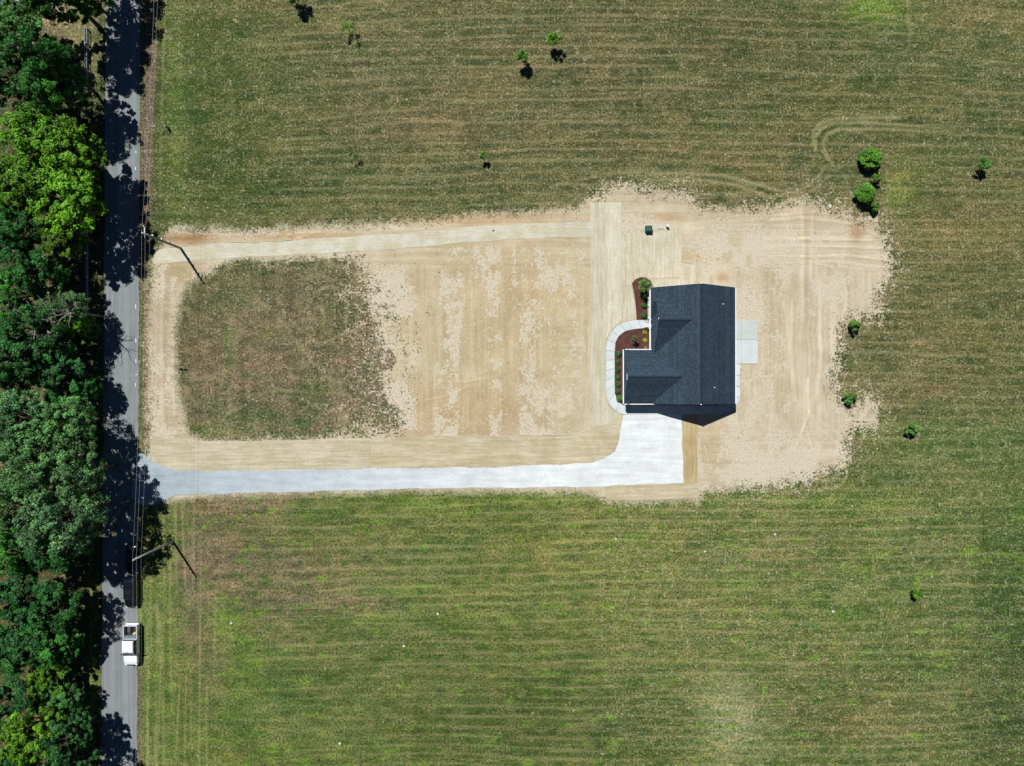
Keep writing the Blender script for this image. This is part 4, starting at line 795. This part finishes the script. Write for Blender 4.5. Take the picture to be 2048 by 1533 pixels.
for (x, y, r, h, mesh, c, lab) in [
    (1109, 77, 13, 3.0, SAP[0], GR, "young bright green tree, further right of the close pair in the top field"), (1046, 113, 13, 2.9, SAP[1], GR, "young bright green tree, further left of the close pair in the top field"),
    (965, 310, 8, 2.0, SAP[2], GR, "small green sapling between the top pair and the pale straw strip"), (696, 56, 14, 2.2, THIN[0], GR, "wispy sapling near the top edge left of the paired young trees"), (707, 310, 9, 2.2, THIN[1], GD, "thin sapling with hardly any leaves in the upper left field"),
    (1742, 316, 24, 3.0, BIG[0], (.075, .21, .02), "large round bush-like tree, uppermost of the clump right of the bare earth"), (1753, 356, 11, 2.2, RND[0], GR, "small tree between the two large round ones of the clump"), (1731, 388, 23, 2.9, BIG[1], (.075, .21, .02), "large round bush-like tree, lower of the two big ones in the clump"), (1749, 413, 12, 2.2, RND[1], GR, "small tree at the foot of the clump beside the bare earth corner"),
    (1967, 329, 12, 2.4, SAP[0], GD, "lone dark green sapling near the right edge, above the middle"), (1708, 652, 13, 2.6, RND[0], (.11, .25, .05), "young tree on the bare earth's right rim, level with the patio"), (1701, 795, 14, 2.6, RND[1], (.10, .22, .05), "young tree above the small bare patch on the right rim"),
    (1823, 858, 14, 2.8, RND[0], (.12, .27, .06), "young pale green tree standing in grass right of the bare patch"), (1837, 1187, 12, 2.0, SAP[2], GR, "small leafy sapling in the lower right field"), (586, -16, 17, 3.4, SAP[1], DKG, "dark tree cut by the top edge of the picture")]:
    H = h; zc = h * (.8 if mesh[1].name.startswith('crown') and mesh not in BIG + RND else .5); X0, Y0, _ = Q(x, y, zc); s_ = r * S / 1.0
    root = empty("young_tree", (X0, Y0, 0), lab, "tree", SG, rnd.uniform(0, 6)); root.scale = (s_, s_, h / (2.0 if mesh in BIG + RND else 2.6))
    a = bpy.data.objects.new("trunk", mesh[0]); b = bpy.data.objects.new("crown", mesh[1])
    for o in (a, b): C.objects.link(o); o.parent = root
    b.color = tuple(c) + (1,)
# shrubs
def shrub_mesh(seed, n=420, leaf=.09):
    rs = np.random.RandomState(seed); d = rs.normal(size=(n, 3)); d /= np.linalg.norm(d, axis=1, keepdims=True); d[:, 2] = np.abs(d[:, 2]) * .9
    k = rs.normal(size=(9, 3)); k /= np.linalg.norm(k, axis=1, keepdims=True); lob = np.max(d @ k.T, axis=1)
    p = d * (rs.uniform(.45, 1, n) ** .5 * (.62 + .42 * lob))[:, None] * .5 + np.array([0, 0, .12])
    return leaf_mesh("shrub", p, d * .6 + rs.normal(size=(n, 3)) * .35 + np.array([0, 0, .6]), leaf * rs.uniform(.6, 1.3, n), np.clip(rs.uniform(.3, .8, n), 0, 1), seed)
SHR = [shrub_mesh(41), shrub_mesh(42), shrub_mesh(43, 300, .07)]
for m in SHR: m.materials.append(M_leaf)
def shrub(x, y, r, c, lab, group, mesh=0, h=1.0, name="shrub"):
    X0, Y0, _ = Q(x, y, .3 * h); o = bpy.data.objects.new(name, SHR[mesh]); C.objects.link(o); o.location = (X0, Y0, .02); s_ = r * S * 2; o.scale = (s_, s_, s_ * h); o.rotation_euler = (0, 0, rnd.uniform(0, 6)); o.color = tuple(c) + (1,)
    return tag(o, lab, "shrub", group)
DSH = (.022, .055, .016); BD = "shrubs in the mulch beds by the house"
cnt = ["topmost of five in the row by the garage", "second from top of five by the garage", "middle one of five by the garage", "fourth from top of five by the garage", "lowest of five in the row by the garage"]
for (y, t_) in zip((724.5, 739.5, 755.3, 769.3, 783), cnt): shrub(1236.3, y, 5.6, (.03, .085, .02), "round dark green shrub, " + t_, BD, rnd.randint(0, 1), 1.0)
shrub(1238, 707.5, 6.5, (.05, .13, .035), "larger mid green shrub at the garage's upper corner, on mulch", BD, 0, 1.3); shrub(1239.5, 797.5, 6.8, (.06, .16, .045), "larger mid green shrub at the garage's lower corner beside the walk's bend", BD, 1, 1.4)
shrub(1290, 665, 5, (.30, .36, .03), "yellow shrub nearest the walk in the entry bed", BD, 2, .9); shrub(1290.3, 680.5, 5, (.28, .34, .03), "yellow shrub further from the walk in the entry bed", BD, 2, .9); shrub(1291.5, 696, 3.8, (.2, .24, .08), "pale green shrub half under the gutter at the garage corner", BD, 2, .7); shrub(1261, 697, 2.5, (.12, .16, .06), "tiny pale plant by the garage's upper wall", BD, 2, .6)
shrub(1257, 671.5, 2.8, (.07, .07, .04), "tiny brownish plant in the middle of the entry bed", BD, 2, .7); shrub(1278, 686, 2.4, (.05, .06, .03), "tiny dark plant right of the small entry bed tree", BD, 2, .7)
for (y, l) in ((593, "uppermost of the three, under the leafy tree"), (611, "middle of the three"), (631, "lowest of three, next to the walk")): shrub(1288.8, y, 6.2, (.03, .095, .02), "spiky dark green shrub by the porch, " + l, BD, rnd.randint(0, 1), 1.2)
for (x, y, r, h, c, lab, mesh) in [(1292, 573, 13, 2.9, (.09, .17, .05), "feathery green tree at the house's upper front corner", SAP[0]), (1269, 678, 6, 2.0, (.07, .14, .04), "little tree with clear shadow in the middle of the entry bed", SAP[1])]:
    X0, Y0, _ = Q(x, y, h * .8); root = empty("ornamental_tree", (X0, Y0, 0), lab, "tree"); root.scale = (r * S, r * S, h / 2.6)
    a = bpy.data.objects.new("trunk", mesh[0]); b = bpy.data.objects.new("crown", mesh[1])
    for o in (a, b): C.objects.link(o); o.parent = root
    b.color = tuple(c) + (1,)
FS = "small bushes and weeds in the grass"
shrub(2006, 888, 5, (.045, .115, .03), "small dark bush in a ring of bare soil at the right edge", FS, 0, 1.0); shrub(1609, 1293, 6, (.055, .14, .03), "small green bush in the lower field right of centre", FS, 1, .8); shrub(1945, 887, 3.5, (.04, .08, .035), "faint tuft left of the small dark bush at the right edge", FS, 2, .6)
shrub(1416, 1414, 5, (.04, .13, .03), "green weed clump above the pale patch near the bottom edge", FS, 2, .35)
RB = "roadside bushes in front of the wood"
for (x, y, r, c, h, lab) in [(184, 660, 20, (.08, .15, .03), 2.2, "bright bush by the road's left edge level with the sparse tree shadow"), (190, 700, 14, (.05, .11, .03), 2.0, "mid green bush just below the bright one at the road's left edge"), (182, 1322, 12, (.10, .18, .03), 1.8, "bright bush where the sunlit lower stretch of road begins"),
    (180, 1395, 13, (.07, .15, .03), 1.6, "bush on the grassy verge beside the sunlit lower road"), (190, 870, 16, DKG, 2.4, "dark bush under the pale crowns at the road edge"), (188, 1150, 14, (.08, .14, .03), 2.0, "bush at the road edge across from the black car"), (186, 1230, 14, (.06, .13, .03), 2.0, "bush at the road edge across from the white pickup"), (180, 1480, 14, DKG, 2.0, "dark bush at the road's left edge near the bottom"), (196, 770, 12, DKG, 2.2, "dark bush at the road's left edge level with the patio")]:
    shrub(x, y, r, c, lab, RB, 0, 1.0, "roadside_bush")
def weeds():
    rs = np.random.RandomState(77); n = 60000
    X = rs.uniform(300, 2048, n); Y = rs.uniform(340, 1010, n)
    sd = sdf(X, Y, DIRT); si = sdf(X, Y, ISLAND); bare = np.minimum(sd, -si); pr = np.zeros(n)
    pr = np.exp(-((bare - 2) / 12) ** 2) * .3; pr += .35 * np.exp(-(((X - 790) / 55) ** 2 + ((Y - 700) / 170) ** 2) ** 2) * (bare > -30); pr += .012 * np.exp(-(((X - 950) / 120) ** 2 + ((Y - 690) / 190) ** 2) ** 2) * (bare > 0)
    pr += .5 * np.exp(-(((X - 1345) / 45) ** 2 + ((Y - 418) / 22) ** 2)) ; pr *= sstep(.36, .6, fbm(X, Y, 26, 20, 301, 3)); pr[(sd < 4) & (Y > 960) & (X < 1400)] *= .5
    mats = ((X > 1176) & (X < 1400) & (Y > 402)) | ((X < 1190) & (Y > 868) & (Y < 1000)) | ((Y > 436) & (Y < 532) & (X < 1190) & (Y > 519 - (X - 330) * .052 - 34) & (Y < 532 - (X - 330) * .052)) | (X < 300)
    k = (rs.uniform(size=n) < pr) & ~mats; X, Y = X[k], Y[k]; r = rs.uniform(.04, .10, len(X))
    m = 420; X2 = rs.uniform(440, 1960, m); Y2 = rs.uniform(1000, 1530, m); X = np.concatenate([X, X2]); Y = np.concatenate([Y, Y2]); r = np.concatenate([r, rs.uniform(.08, .28, m) ** 1.0])
    q = 7; c = np.stack([(X - 1024) * S, (766 - Y) * S, np.zeros(len(X))], 1); cc = np.repeat(c, q, 0); rr_ = np.repeat(r, q); d = rs.normal(size=(len(cc), 3)); d[:, 2] = np.abs(d[:, 2]) * .6; d /= np.linalg.norm(d, axis=1, keepdims=True)
    p = cc + d * rr_[:, None] * .8; p[:, 2] += .03; nn = d + np.array([0, 0, .7]) + rs.normal(size=d.shape) * .3
    me = leaf_mesh("weeds", p, nn, rr_ * rs.uniform(.5, .9, len(rr_)), np.clip(np.repeat(rs.uniform(.1, .7, len(X)), q), 0, 1), 78); me.materials.append(M_leaf)
    o = bpy.data.objects.new("weeds", me); C.objects.link(o); o.color = (.19, .22, .09, 1); tag(o, "low green weeds and tufts sprouting along the edges of the bare soil and in the mown field", "weeds", None, 'stuff')
weeds()
# ---------------------------------------------------------------- poles and wires
M_pole = simple("weathered_pole", (.36, .37, .34, 1), .85, .2, var=.2, scale=4); M_ins = simple("porcelain", (.82, .84, .84, 1), .2, .5)
M_wire = simple("wire_aluminium", (.55, .56, .55, 1), .5, .4, .2)
WZ = (10.65, 9.35, 8.2)
def pole(px, py, label, extras):
    x, y, _ = P(px, py); root = empty("utility_pole", (x, y, 0), label, "utility pole", "power poles along the road")
    bm = bmesh.new(); tube(bm, [(0, 0, -.3), (0, 0, 3), (0, 0, 7), (0, 0, 10.0)], [.19, .17, .15, .125], 12); obj("post", bm, M_pole, root, True)
    bm = bmesh.new(); tube(bm, [(0, 0, 10.0), (0, 0, 10.25), (0, 0, 10.3), (0, 0, 10.5), (0, 0, 10.6)], [.03, .03, .11, .12, .05], 10); obj("insulator", bm, M_ins, root, True)
    for z in WZ[1:]:
        bm = bmesh.new(); tube(bm, [(-.1, 0, z), (-.28, 0, z)], .03, 6); tube(bm, [(-.24, 0, z - .07), (-.24, 0, z + .09)], .06, 8); obj("wire_bracket", bm, M_ins if z > 9 else M_grey, root)
    if extras:
        bm = bmesh.new(); box(bm, (-.1, .55, 9.75), (.08, 1.0, .09)); tube(bm, [(-.1, 1.0, 9.8), (-.1, 1.0, 10.05)], .06, 8); tube(bm, [(-.1, .3, 9.7), (-.3, -.4, 9.3)], .03, 6); obj("cutout_arm", bm, M_ins, root)
        bm = bmesh.new(); tube(bm, [(.19, -.05, 0), (.15, -.05, 9.2)], .045, 8); obj("riser_conduit", bm, M_black, root)
        for z in (7.9, 5.5, 3.6): bm = bmesh.new(); box(bm, (.02, .22, z), (.16, .2, .3)); obj("bracket", bm, M_ins if z > 4 else M_grey, root)
    return root
PP = [(389, -87), (362, 497), (346, 1083), (338, 1668)]
pole(*PP[0], "power pole standing beyond the top end of the verge", False); pole(*PP[1], "power pole with risers and white fittings at the pale straw strip", True); pole(*PP[2], "plain power pole with one top insulator near the black car", False); pole(*PP[3], "power pole standing beyond the bottom end of the verge", False)
for k, (z, nm) in enumerate(zip(WZ, ("highest of the three power line wires beside the road", "middle of the three power line wires beside the road", "lowest of the three power line wires, south of the straw strip pole"))):
    bm = bmesh.new(); pts = []; PQ = PP if k < 2 else PP[1:]
    for a, b in zip(PQ[:-1], PQ[1:]):
        A = Vector(P(a[0], a[1], z)); B = Vector(P(b[0], b[1], z)); dx = 0 if k == 0 else -.24
        for i in range(24): t = i / 24; pts.append(A.lerp(B, t) + Vector((dx, 0, -2.0 * t * (1 - t))))
    pts.append(B + Vector((dx, 0, 0))); tube(bm, pts, (.007, .007, .006)[k], 5); tag(obj("power_line", bm, M_wire), nm, "wire", "power line wires")
# guard rails
def guard_rail(x, y0, y1, lab):
    a = P(x, y0); b = P(x, y1); L = abs(a[1] - b[1]); root = empty("guard_rail", ((a[0] + b[0]) / 2, (a[1] + b[1]) / 2, 0), lab, "guard rail", "guard rails at the wood's edge")
    for sx in (-.13, .13):
        bm = bmesh.new(); prof = [(0, .74), (.05, .70), (.05, .64), (0, .59), (.05, .54), (.05, .48), (0, .44)]
        sg = 1 if sx > 0 else -1; q = [(sx + sg * u, v) for u, v in prof] + [(sx + sg * (u - .02), v) for u, v in prof[::-1]]
        loft(bm, [[(u, -L / 2, v) for u, v in q], [(u, L / 2, v) for u, v in q]]); obj("rail_beam", bm, M_galv, root)
    n = int(L / 1.9)
    for i in range(n + 1):
        bm = bmesh.new(); box(bm, (0, -L / 2 + L * i / n, .36), (.22, .12, .76)); obj("post", bm, M_pole, root)
M_galv = simple("galvanised_steel", (.26, .30, .32, 1), .5, .4, .3, var=.12)
guard_rail(177, 60, 182, "galvanised guard rail in dappled light near the top of the wood"); guard_rail(178, 455, 614, "long galvanised guard rail in shade below the lime green trees")

# ---------------------------------------------------------------- small fixtures
tr = empty("transformer_box", P(1295.5, 459.5), "dark green utility transformer box on the straw mat above the house", "utility box")
M_grn = simple("green_cabinet", alb(40, 88, 76), .5, .4); bm = bmesh.new(); box(bm, (0, 0, .44), (.92, .80, .72), bevel=.03); obj("cabinet", bm, M_grn, tr)
bm = bmesh.new(); loft(bm, [[(-.48, -.42, .80), (.48, -.42, .80), (.48, .42, .80), (-.48, .42, .80)], [(-.48, -.42, .86), (.48, -.42, .86), (.48, .42, .86), (-.48, .42, .86)], [(-.34, -.36, .95), (.34, -.36, .95), (.34, .30, .95), (-.34, .30, .95)]]); obj("lid", bm, M_grn, tr)
bm = bmesh.new(); box(bm, (0, 0, .05), (1.05, .98, .08)); obj("pad", bm, M_conc2, tr)
bm = bmesh.new(); box(bm, (0, 0, .06), (.80, .44, .12), bevel=.015); box(bm, (0, 0, .125), (.68, .34, .02)); box(bm, (0, .0, .14), (.12, .03, .015)); o = obj("utility_vault", bm, simple("vault_lid", alb(208, 216, 222), .7)); o.location = P(1321, 455); tag(o, "flat pale grey vault lid between the green box and the small post box", "vault")
pd = empty("service_pedestal", P(1333.5, 453.5), "small white-topped grey pedestal right of the flat pale lid", "utility box"); bm = bmesh.new(); box(bm, (0, 0, .35), (.26, .24, .68), bevel=.015); obj("housing", bm, M_grey, pd); bm = bmesh.new(); box(bm, (0, 0, .72), (.3, .28, .06), bevel=.01); obj("lid", bm, M_white, pd)
pd = empty("telephone_pedestal", P(336.5, 256.5), "grey-green cable pedestal in the grass beside the upper road verge", "utility box"); M_pg = simple("pedestal_paint", (.16, .2, .16, 1), .6); bm = bmesh.new(); box(bm, (0, 0, .5), (.24, .24, 1.0), bevel=.02); obj("housing", bm, M_pg, pd); bm = bmesh.new(); box(bm, (0, 0, 1.03), (.28, .28, .07), bevel=.02); obj("lid", bm, M_pg, pd)
for (x, lab) in ((360.3, "yard sign nearer the road at the edge of the rough grass"), (369.4, "yard sign farther from the road at the edge of the rough grass")):
    sg = empty("yard_sign", P(x, 735.2), lab, "sign", "yard signs seen edge-on"); bm = bmesh.new(); box(bm, (0, 0, .62), (.56, .012, .5)); obj("panel", bm, simple("sign_board", (.35, .34, .33, 1), .6), sg)
    for sx in (-.2, .2): bm = bmesh.new(); tube(bm, [(sx, 0, -.1), (sx, 0, .5)], .012, 6); obj("stake", bm, M_black, sg)
M_rock = simple("pale_stone", (.6, .58, .5, 1), .9, .1, var=.2, scale=8, bump=.4)
def rock(x, y, r, lab, cat="stone", flat=.6, mat=None, name="stone"):
    bm = bmesh.new(); bmesh.ops.create_icosphere(bm, subdivisions=2, radius=1); rr = random.Random(int(x * 7 + y))
    for v in bm.verts: v.co *= rr.uniform(.78, 1.15)
    bmesh.ops.scale(bm, vec=(r * S, r * S * rr.uniform(.6, 1), r * S * flat), verts=bm.verts); o = obj(name, bm, mat or M_rock); o.location = P(x, y, r * S * flat * .45); o.rotation_euler = (0, 0, rr.uniform(0, 3)); return tag(o, lab, cat)
rock(1660, 413, 4, "flat white stone at the top rim of the bare earth"); rock(463, 1246, 3.2, "whitish stone in a bright green tuft, lower left field"); rock(1232, 1078, 2.4, "pale stone in the field below the driveway court"); rock(1410, 1103, 2.0, "cream stone right of the one below the driveway court")
rock(1666, 1223, 3.0, "round white stone in the lower right field"); rock(1550, 1069, 2.4, "yellowish stone far below the house's patio side"); rock(876, 1228, 2.6, "pale stone near the middle of the lower field"); rock(808, 1292, 3.0, "tan stone lower left of the field's middle")
rock(297, 918, 2.0, "small white stone marking the driveway's upper corner at the road"); rock(680, 1487, 2.6, "pale stone near the bottom edge left of centre"); rock(1704, 1012 - 0, 1.6, "tiny pale stone below the bare earth's lower right corner")
rock(1273.6, 672, 1.3, "tiny white stone above the little entry tree, on mulch"); rock(1255.5, 690, 1.4, "tiny white stone left of the little entry tree, on mulch"); rock(1271, 690.5, 1.3, "tiny white stone below the little entry tree, on mulch")
rock(986.5, 461, 3.2, "lump of tan straw on the pale straw strip", "straw clump", .5, simple("straw_lump", alb(176, 150, 104), .95), "straw_clump")

# ---------------------------------------------------------------- vehicles (local +X forward)
def paint(name, c, rough=.25): 
    t = NT(name); m = t.done(c, rough, .5); t.b.inputs['Coat Weight'].default_value = .8; t.b.inputs['Coat Roughness'].default_value = .05; return m
M_wp = paint("white_paint", (.80, .83, .86, 1)); M_bp = paint("black_paint", (.006, .008, .012, 1), .2); M_np = paint("navy_paint", (.008, .014, .03, 1), .2)
M_cg = simple("car_glass", (.01, .018, .022, 1), .05, .7, var=.05); M_tyre = simple("tyre_rubber", (.018, .018, .019, 1), .85, .2); M_rim = simple("alloy_rim", (.5, .52, .54, 1), .3, .5, .7); M_lamp = simple("lamp_lens", (.75, .78, .8, 1), .1, .6); M_red = simple("tail_lens", (.35, .01, .01, 1), .2, .5); M_trim = simple("dark_plastic", (.03, .032, .034, 1), .6)
def ringp(x, hw, z0, z1, r=.12, tuck=.06):
    """one cross-section, rounded at the shoulders"""
    return [(x, -hw + tuck, z0), (x, -hw, z0 + .18), (x, -hw, z1 - r), (x, -hw + r * .35, z1 - r * .3), (x, -hw + r, z1), (x, hw - r, z1), (x, hw - r * .35, z1 - r * .3), (x, hw, z1 - r), (x, hw, z0 + .18), (x, hw - tuck, z0)]
def wheels(root, xs, hw, r=.36, w=.25):
    for x in xs:
        for s in (-1, 1):
            wl = empty_child("wheel", (x, s * (hw - w / 2 - .02), r), root)
            bm = bmesh.new(); ring = [(.0, .62), (.5, .62), (.62, .7), (.62, .92), (.5, 1.0), (-.5, 1.0), (-.62, .92), (-.62, .7), (-.5, .62)]
            rings = []
            for k in range(20): a = 2 * PI * k / 20; rings.append([(math.cos(a) * r * q, u * w, math.sin(a) * r * q) for u, q in ring])
            rings.append(rings[0]); loft(bm, rings, cap=False); bmesh.ops.remove_doubles(bm, verts=bm.verts, dist=1e-4)
            for f in bm.faces: f.smooth = True
            wl_o = obj("wheel", bm, M_tyre, root); wl_o.location = (x, s * (hw - w / 2 - .02), r)
            bm = bmesh.new(); tube(bm, [(0, -w * .42 * 1, 0), (0, w * .42, 0)], r * .62, 14); obj("rim", bm, M_rim, wl_o)
def empty_child(n, loc, root): return None
def vehicle(kind, px, py, name, label, cat, pm, rz):
    x, y, _ = P(px, py); root = empty(name, (x, y, .03), label, cat, None, rz); root.empty_display_size = 1
    if kind == 'pickup':
        L, hw = 5.9, 1.0; f, b = L / 2, -L / 2; bh = 1.05
        bm = bmesh.new()
        loft(bm, [ringp(f - .02, hw - .22, .45, .82), ringp(f - .18, hw - .08, .38, .98), ringp(f - .55, hw - .01, .34, 1.10), ringp(f - 1.35, hw, .32, 1.18), ringp(f - 1.75, hw, .32, 1.20), ringp(b + 1.95, hw, .32, 1.22), ringp(b + 1.93, hw, .32, .62)])
        loft(bm, [ringp(b + 1.93, hw - .2, .32, .62, .05), ringp(b + .15, hw - .2, .40, .62, .05)])
        for s in (-1, 1):   # bed sides
            q = lambda X: [(X, s * hw - s * .02, .36), (X, s * hw, .6), (X, s * hw, 1.22), (X, s * (hw - .03), 1.27), (X, s * (hw - .09), 1.27), (X, s * (hw - .11), 1.22), (X, s * (hw - .11), .55), (X, s * (hw - .11), .36)]
            loft(bm, [q(b + 1.95), q(b + .08)])
        po = obj("body", bm, pm, root)
        bm = bmesh.new(); box(bm, (b + .09, 0, .92), (.1, 2 * hw - .02, .66), bevel=.02); tg = obj("tailgate", bm, pm, root); bm = bmesh.new(); box(bm, (b + .03, 0, 1.1), (.03, .3, .08)); obj("handle", bm, M_trim, tg)
        bm = bmesh.new(); box(bm, (b + 1.02, 0, .64), (1.72, 2 * (hw - .115), .03)); obj("bed_liner", bm, M_trim, root)
        c0, c1 = b + 2.0, f - 1.45; zr = 1.93
        bm = bmesh.new()
        loft(bm, [[(c0 + .02, -hw + .06, 1.2), (c0 + .1, -hw + .22, zr - .06), (c0 + .1, hw - .22, zr - .06), (c0 + .02, hw - .06, 1.2)], [(c1 - .02, -hw + .06, 1.19), (c1 - .72, -hw + .24, zr - .06), (c1 - .72, hw - .24, zr - .06), (c1 - .02, hw - .06, 1.19)]]); obj("window_glass", bm, M_cg, root)
        bm = bmesh.new(); loft(bm, [[(c0 + .02, -hw + .2, zr - .07), (c0 + .06, -hw + .25, zr), (c0 + .06, hw - .25, zr), (c0 + .02, hw - .2, zr - .07)], [(c0 + .5, -hw + .19, zr - .07), (c0 + .5, -hw + .26, zr + .03), (c0 + .5, hw - .26, zr + .03), (c0 + .5, hw - .19, zr - .07)], [(c1 - .7, -hw + .2, zr - .07), (c1 - .74, -hw + .28, zr), (c1 - .74, hw - .28, zr), (c1 - .7, hw - .2, zr - .07)]])
        for s in (-1, 1):
            for (xa, xb) in ((c0 + .02, c0 + .06), ((c0 + c1) / 2 - .3, (c0 + c1) / 2 - .3), (c1 - .0, c1 - .72)): tube(bm, [(xa, s * (hw - .05), 1.2), (xb, s * (hw - .225), zr - .04)], .04, 6)
        rf = obj("roof", bm, pm, root)
        bm = bmesh.new(); box(bm, (c1 - .85, 0, zr + .01), (.07, .36, .05)); box(bm, (c1 - .87, .6, zr + .0), (.05, .14, .05)); box(bm, (c1 - .87, -.6, zr + .0), (.05, .14, .05)); obj("roof_lamp", bm, M_trim, rf)
        bm = bmesh.new(); box(bm, (f + .0, 0, .55), (.16, 2 * hw - .2, .3), bevel=.04); obj("bumper", bm, M_trim, root); bm = bmesh.new(); box(bm, (b - .02, 0, .55), (.14, 2 * hw - .1, .2), bevel=.03); obj("bumper", bm, M_rim, root)
        bm = bmesh.new(); box(bm, (f - .03, 0, .84), (.1, 1.1, .28)); obj("grille", bm, M_trim, root)
        for s in (-1, 1):
            bm = bmesh.new(); box(bm, (f - .1, s * .76, .86), (.16, .3, .2), bevel=.03); obj("headlight", bm, M_lamp, root)
            bm = bmesh.new(); box(bm, (b + .08, s * (hw - .06), .98), (.1, .12, .36)); obj("tail_light", bm, M_red, root)
            bm = bmesh.new(); box(bm, (c1 - .25, s * (hw + .16), 1.32), (.12, .26, .22), bevel=.03); tube(bm, [(c1 - .25, s * (hw - .08), 1.22), (c1 - .25, s * (hw + .1), 1.28)], .03, 6); obj("side_mirror", bm, M_trim, root)
            bm = bmesh.new(); 
            for xx in (c0 + .85, c1 - .95): box(bm, (xx, s * (hw + .012), 1.02), (.2, .03, .04))
            obj("door_handle", bm, M_rim, root)
            bm = bmesh.new(); box(bm, (0.1, s * (hw - .04), .36), (2.4, .16, .06)); obj("running_board", bm, M_trim, root)
        wheels(root, (f - .98, b + 1.25), hw + .03, .4, .28)
    else:
        sedan = kind == 'sedan'; L = 4.55 if not sedan else 4.3; hw = .93; f, b = L / 2, -L / 2; zr = 1.70 if not sedan else 1.46; belt = 1.05 if not sedan else .95
        bm = bmesh.new(); loft(bm, [ringp(f - .0, hw - .35, .4, .62), ringp(f - .1, hw - .18, .32, .74), ringp(f - .4, hw - .05, .26, belt - .2), ringp(f - .9, hw, .24, belt - .1), ringp(f - 1.3, hw, .24, belt), ringp(b + 1.0, hw, .24, belt), ringp(b + .35, hw - .03, .26, belt), ringp(b + .08, hw - .12, .34, belt - .1), ringp(b, hw - .2, .42, belt - .3)]); obj("body", bm, pm, root, True)
        c1 = f - 1.15; c0 = b + (.18 if not sedan else .75); rk = .55 if not sedan else .75
        bm = bmesh.new(); loft(bm, [[(c0, -hw + .1, belt - .03), (c0 + rk, -hw + .27, zr - .05), (c0 + rk, hw - .27, zr - .05), (c0, hw - .1, belt - .03)], [(c1, -hw + .08, belt - .04), (c1 - .85, -hw + .26, zr - .05), (c1 - .85, hw - .26, zr - .05), (c1, hw - .08, belt - .04)]]); obj("window_glass", bm, M_cg, root)
        bm = bmesh.new(); q = lambda X, w, z: [(X, -w, z - .06), (X, -w + .06, z - .01), (X, -.3, z + .02), (X, .3, z + .02), (X, w - .06, z - .01), (X, w, z - .06)]
        loft(bm, [q(c0 + rk - .12, hw - .25, zr - .03), q(c0 + rk + .3, hw - .23, zr), q(c1 - 1.2, hw - .23, zr), q(c1 - .82, hw - .25, zr - .03)])
        for s in (-1, 1):
            for (xa, xb) in ((c0, c0 + rk), ((c0 + c1) / 2 - .1, (c0 + c1) / 2 - .1), (c1, c1 - .85)): tube(bm, [(xa, s * (hw - .08), belt - .03), (xb, s * (hw - .255), zr - .04)], .035, 6)
        rf = obj("roof", bm, pm, root)
        bm = bmesh.new(); w = .5; box(bm, ((c0 + rk + c1 - .85) / 2 + (.35 if not sedan else .1), 0, zr + .03), (.7, 1.0, .015)); obj("sunroof", bm, M_cg, rf)
        bm = bmesh.new(); box(bm, (f + .0, 0, .45), (.1, 1.2, .22), bevel=.03); obj("grille", bm, M_trim, root)
        bm = bmesh.new(); box(bm, (b - .01, 0, .5), (.14, 2 * hw - .3, .22), bevel=.04); obj("bumper", bm, M_trim, root)
        for s in (-1, 1):
            bm = bmesh.new(); box(bm, (f - .16, s * .66, .66), (.26, .28, .12), bevel=.03); obj("headlight", bm, M_lamp, root)
            bm = bmesh.new(); box(bm, (b + .1, s * (hw - .14), .84), (.16, .2, .2), bevel=.03); obj("tail_light", bm, M_red, root)
            bm = bmesh.new(); box(bm, (c1 - .35, s * (hw + .1), belt + .06), (.12, .2, .14), bevel=.03); obj("side_mirror", bm, pm, root)
        wheels(root, (f - .88, b + .85), hw + .01, .36 if not sedan else .33, .22)
    return root
vehicle('pickup', 269.5, 1285, "pickup_truck", "white pickup truck with open bed parked on the road's edge", "pickup truck", M_wp, -PI / 2)
vehicle('suv', 268.8, 1181, "parked_car", "black car between the white pickup and the shaded car", "car", M_bp, -PI / 2)
vehicle('sedan', 270, 1116, "parked_car", "dark car in deep tree shade, rearmost of the parked vehicles", "car", M_np, -PI / 2)
# things in the truck bed (truck nose points down the picture)
tb = lambda lx, ly, z: (P(269.5, 1285)[0] + ly, P(269.5, 1285)[1] - lx, z)
bm = bmesh.new(); box(bm, (0, 0, .2), (1.62, .42, .4), bevel=.03); box(bm, (0, 0, .42), (1.56, .38, .03), bevel=.01); box(bm, (0, -.2, .34), (.14, .03, .06)); o = obj("tool_box", bm, simple("toolbox_grey", (.16, .2, .24, 1), .5)); o.location = tb(-1.22, 0, .86); tag(o, "grey tool box across the truck bed behind the cab", "tool box")
bm = bmesh.new(); box(bm, (0, 0, .3), (.5, .8, .56), bevel=.05); box(bm, (.0, -.3, .6), (.2, .1, .04)); box(bm, (0, .1, .585), (.4, .5, .02)); o = obj("storage_case", bm, simple("case_dark", (.07, .09, .11, 1), .5)); o.location = tb(-2.3, -.15, .69); tag(o, "dark grey case lying in the white truck's bed", "case")
bm = bmesh.new(); bmesh.ops.create_icosphere(bm, subdivisions=3, radius=1)
rr = random.Random(4)
for v in bm.verts: v.co *= 1 + .22 * math.sin(v.co.x * 5 + 1) * math.cos(v.co.y * 6) + rr.uniform(-.06, .06)
bmesh.ops.scale(bm, vec=(.28, .18, .14), verts=bm.verts); o = obj("cloth_bag", bm, simple("orange_cloth", (.75, .42, .12, 1), .8, var=.3)); o.location = tb(-1.62, .42, .82); o.rotation_euler = (0, 0, .5); tag(o, "orange-yellow bag lying in the bed near the tool box", "bag")
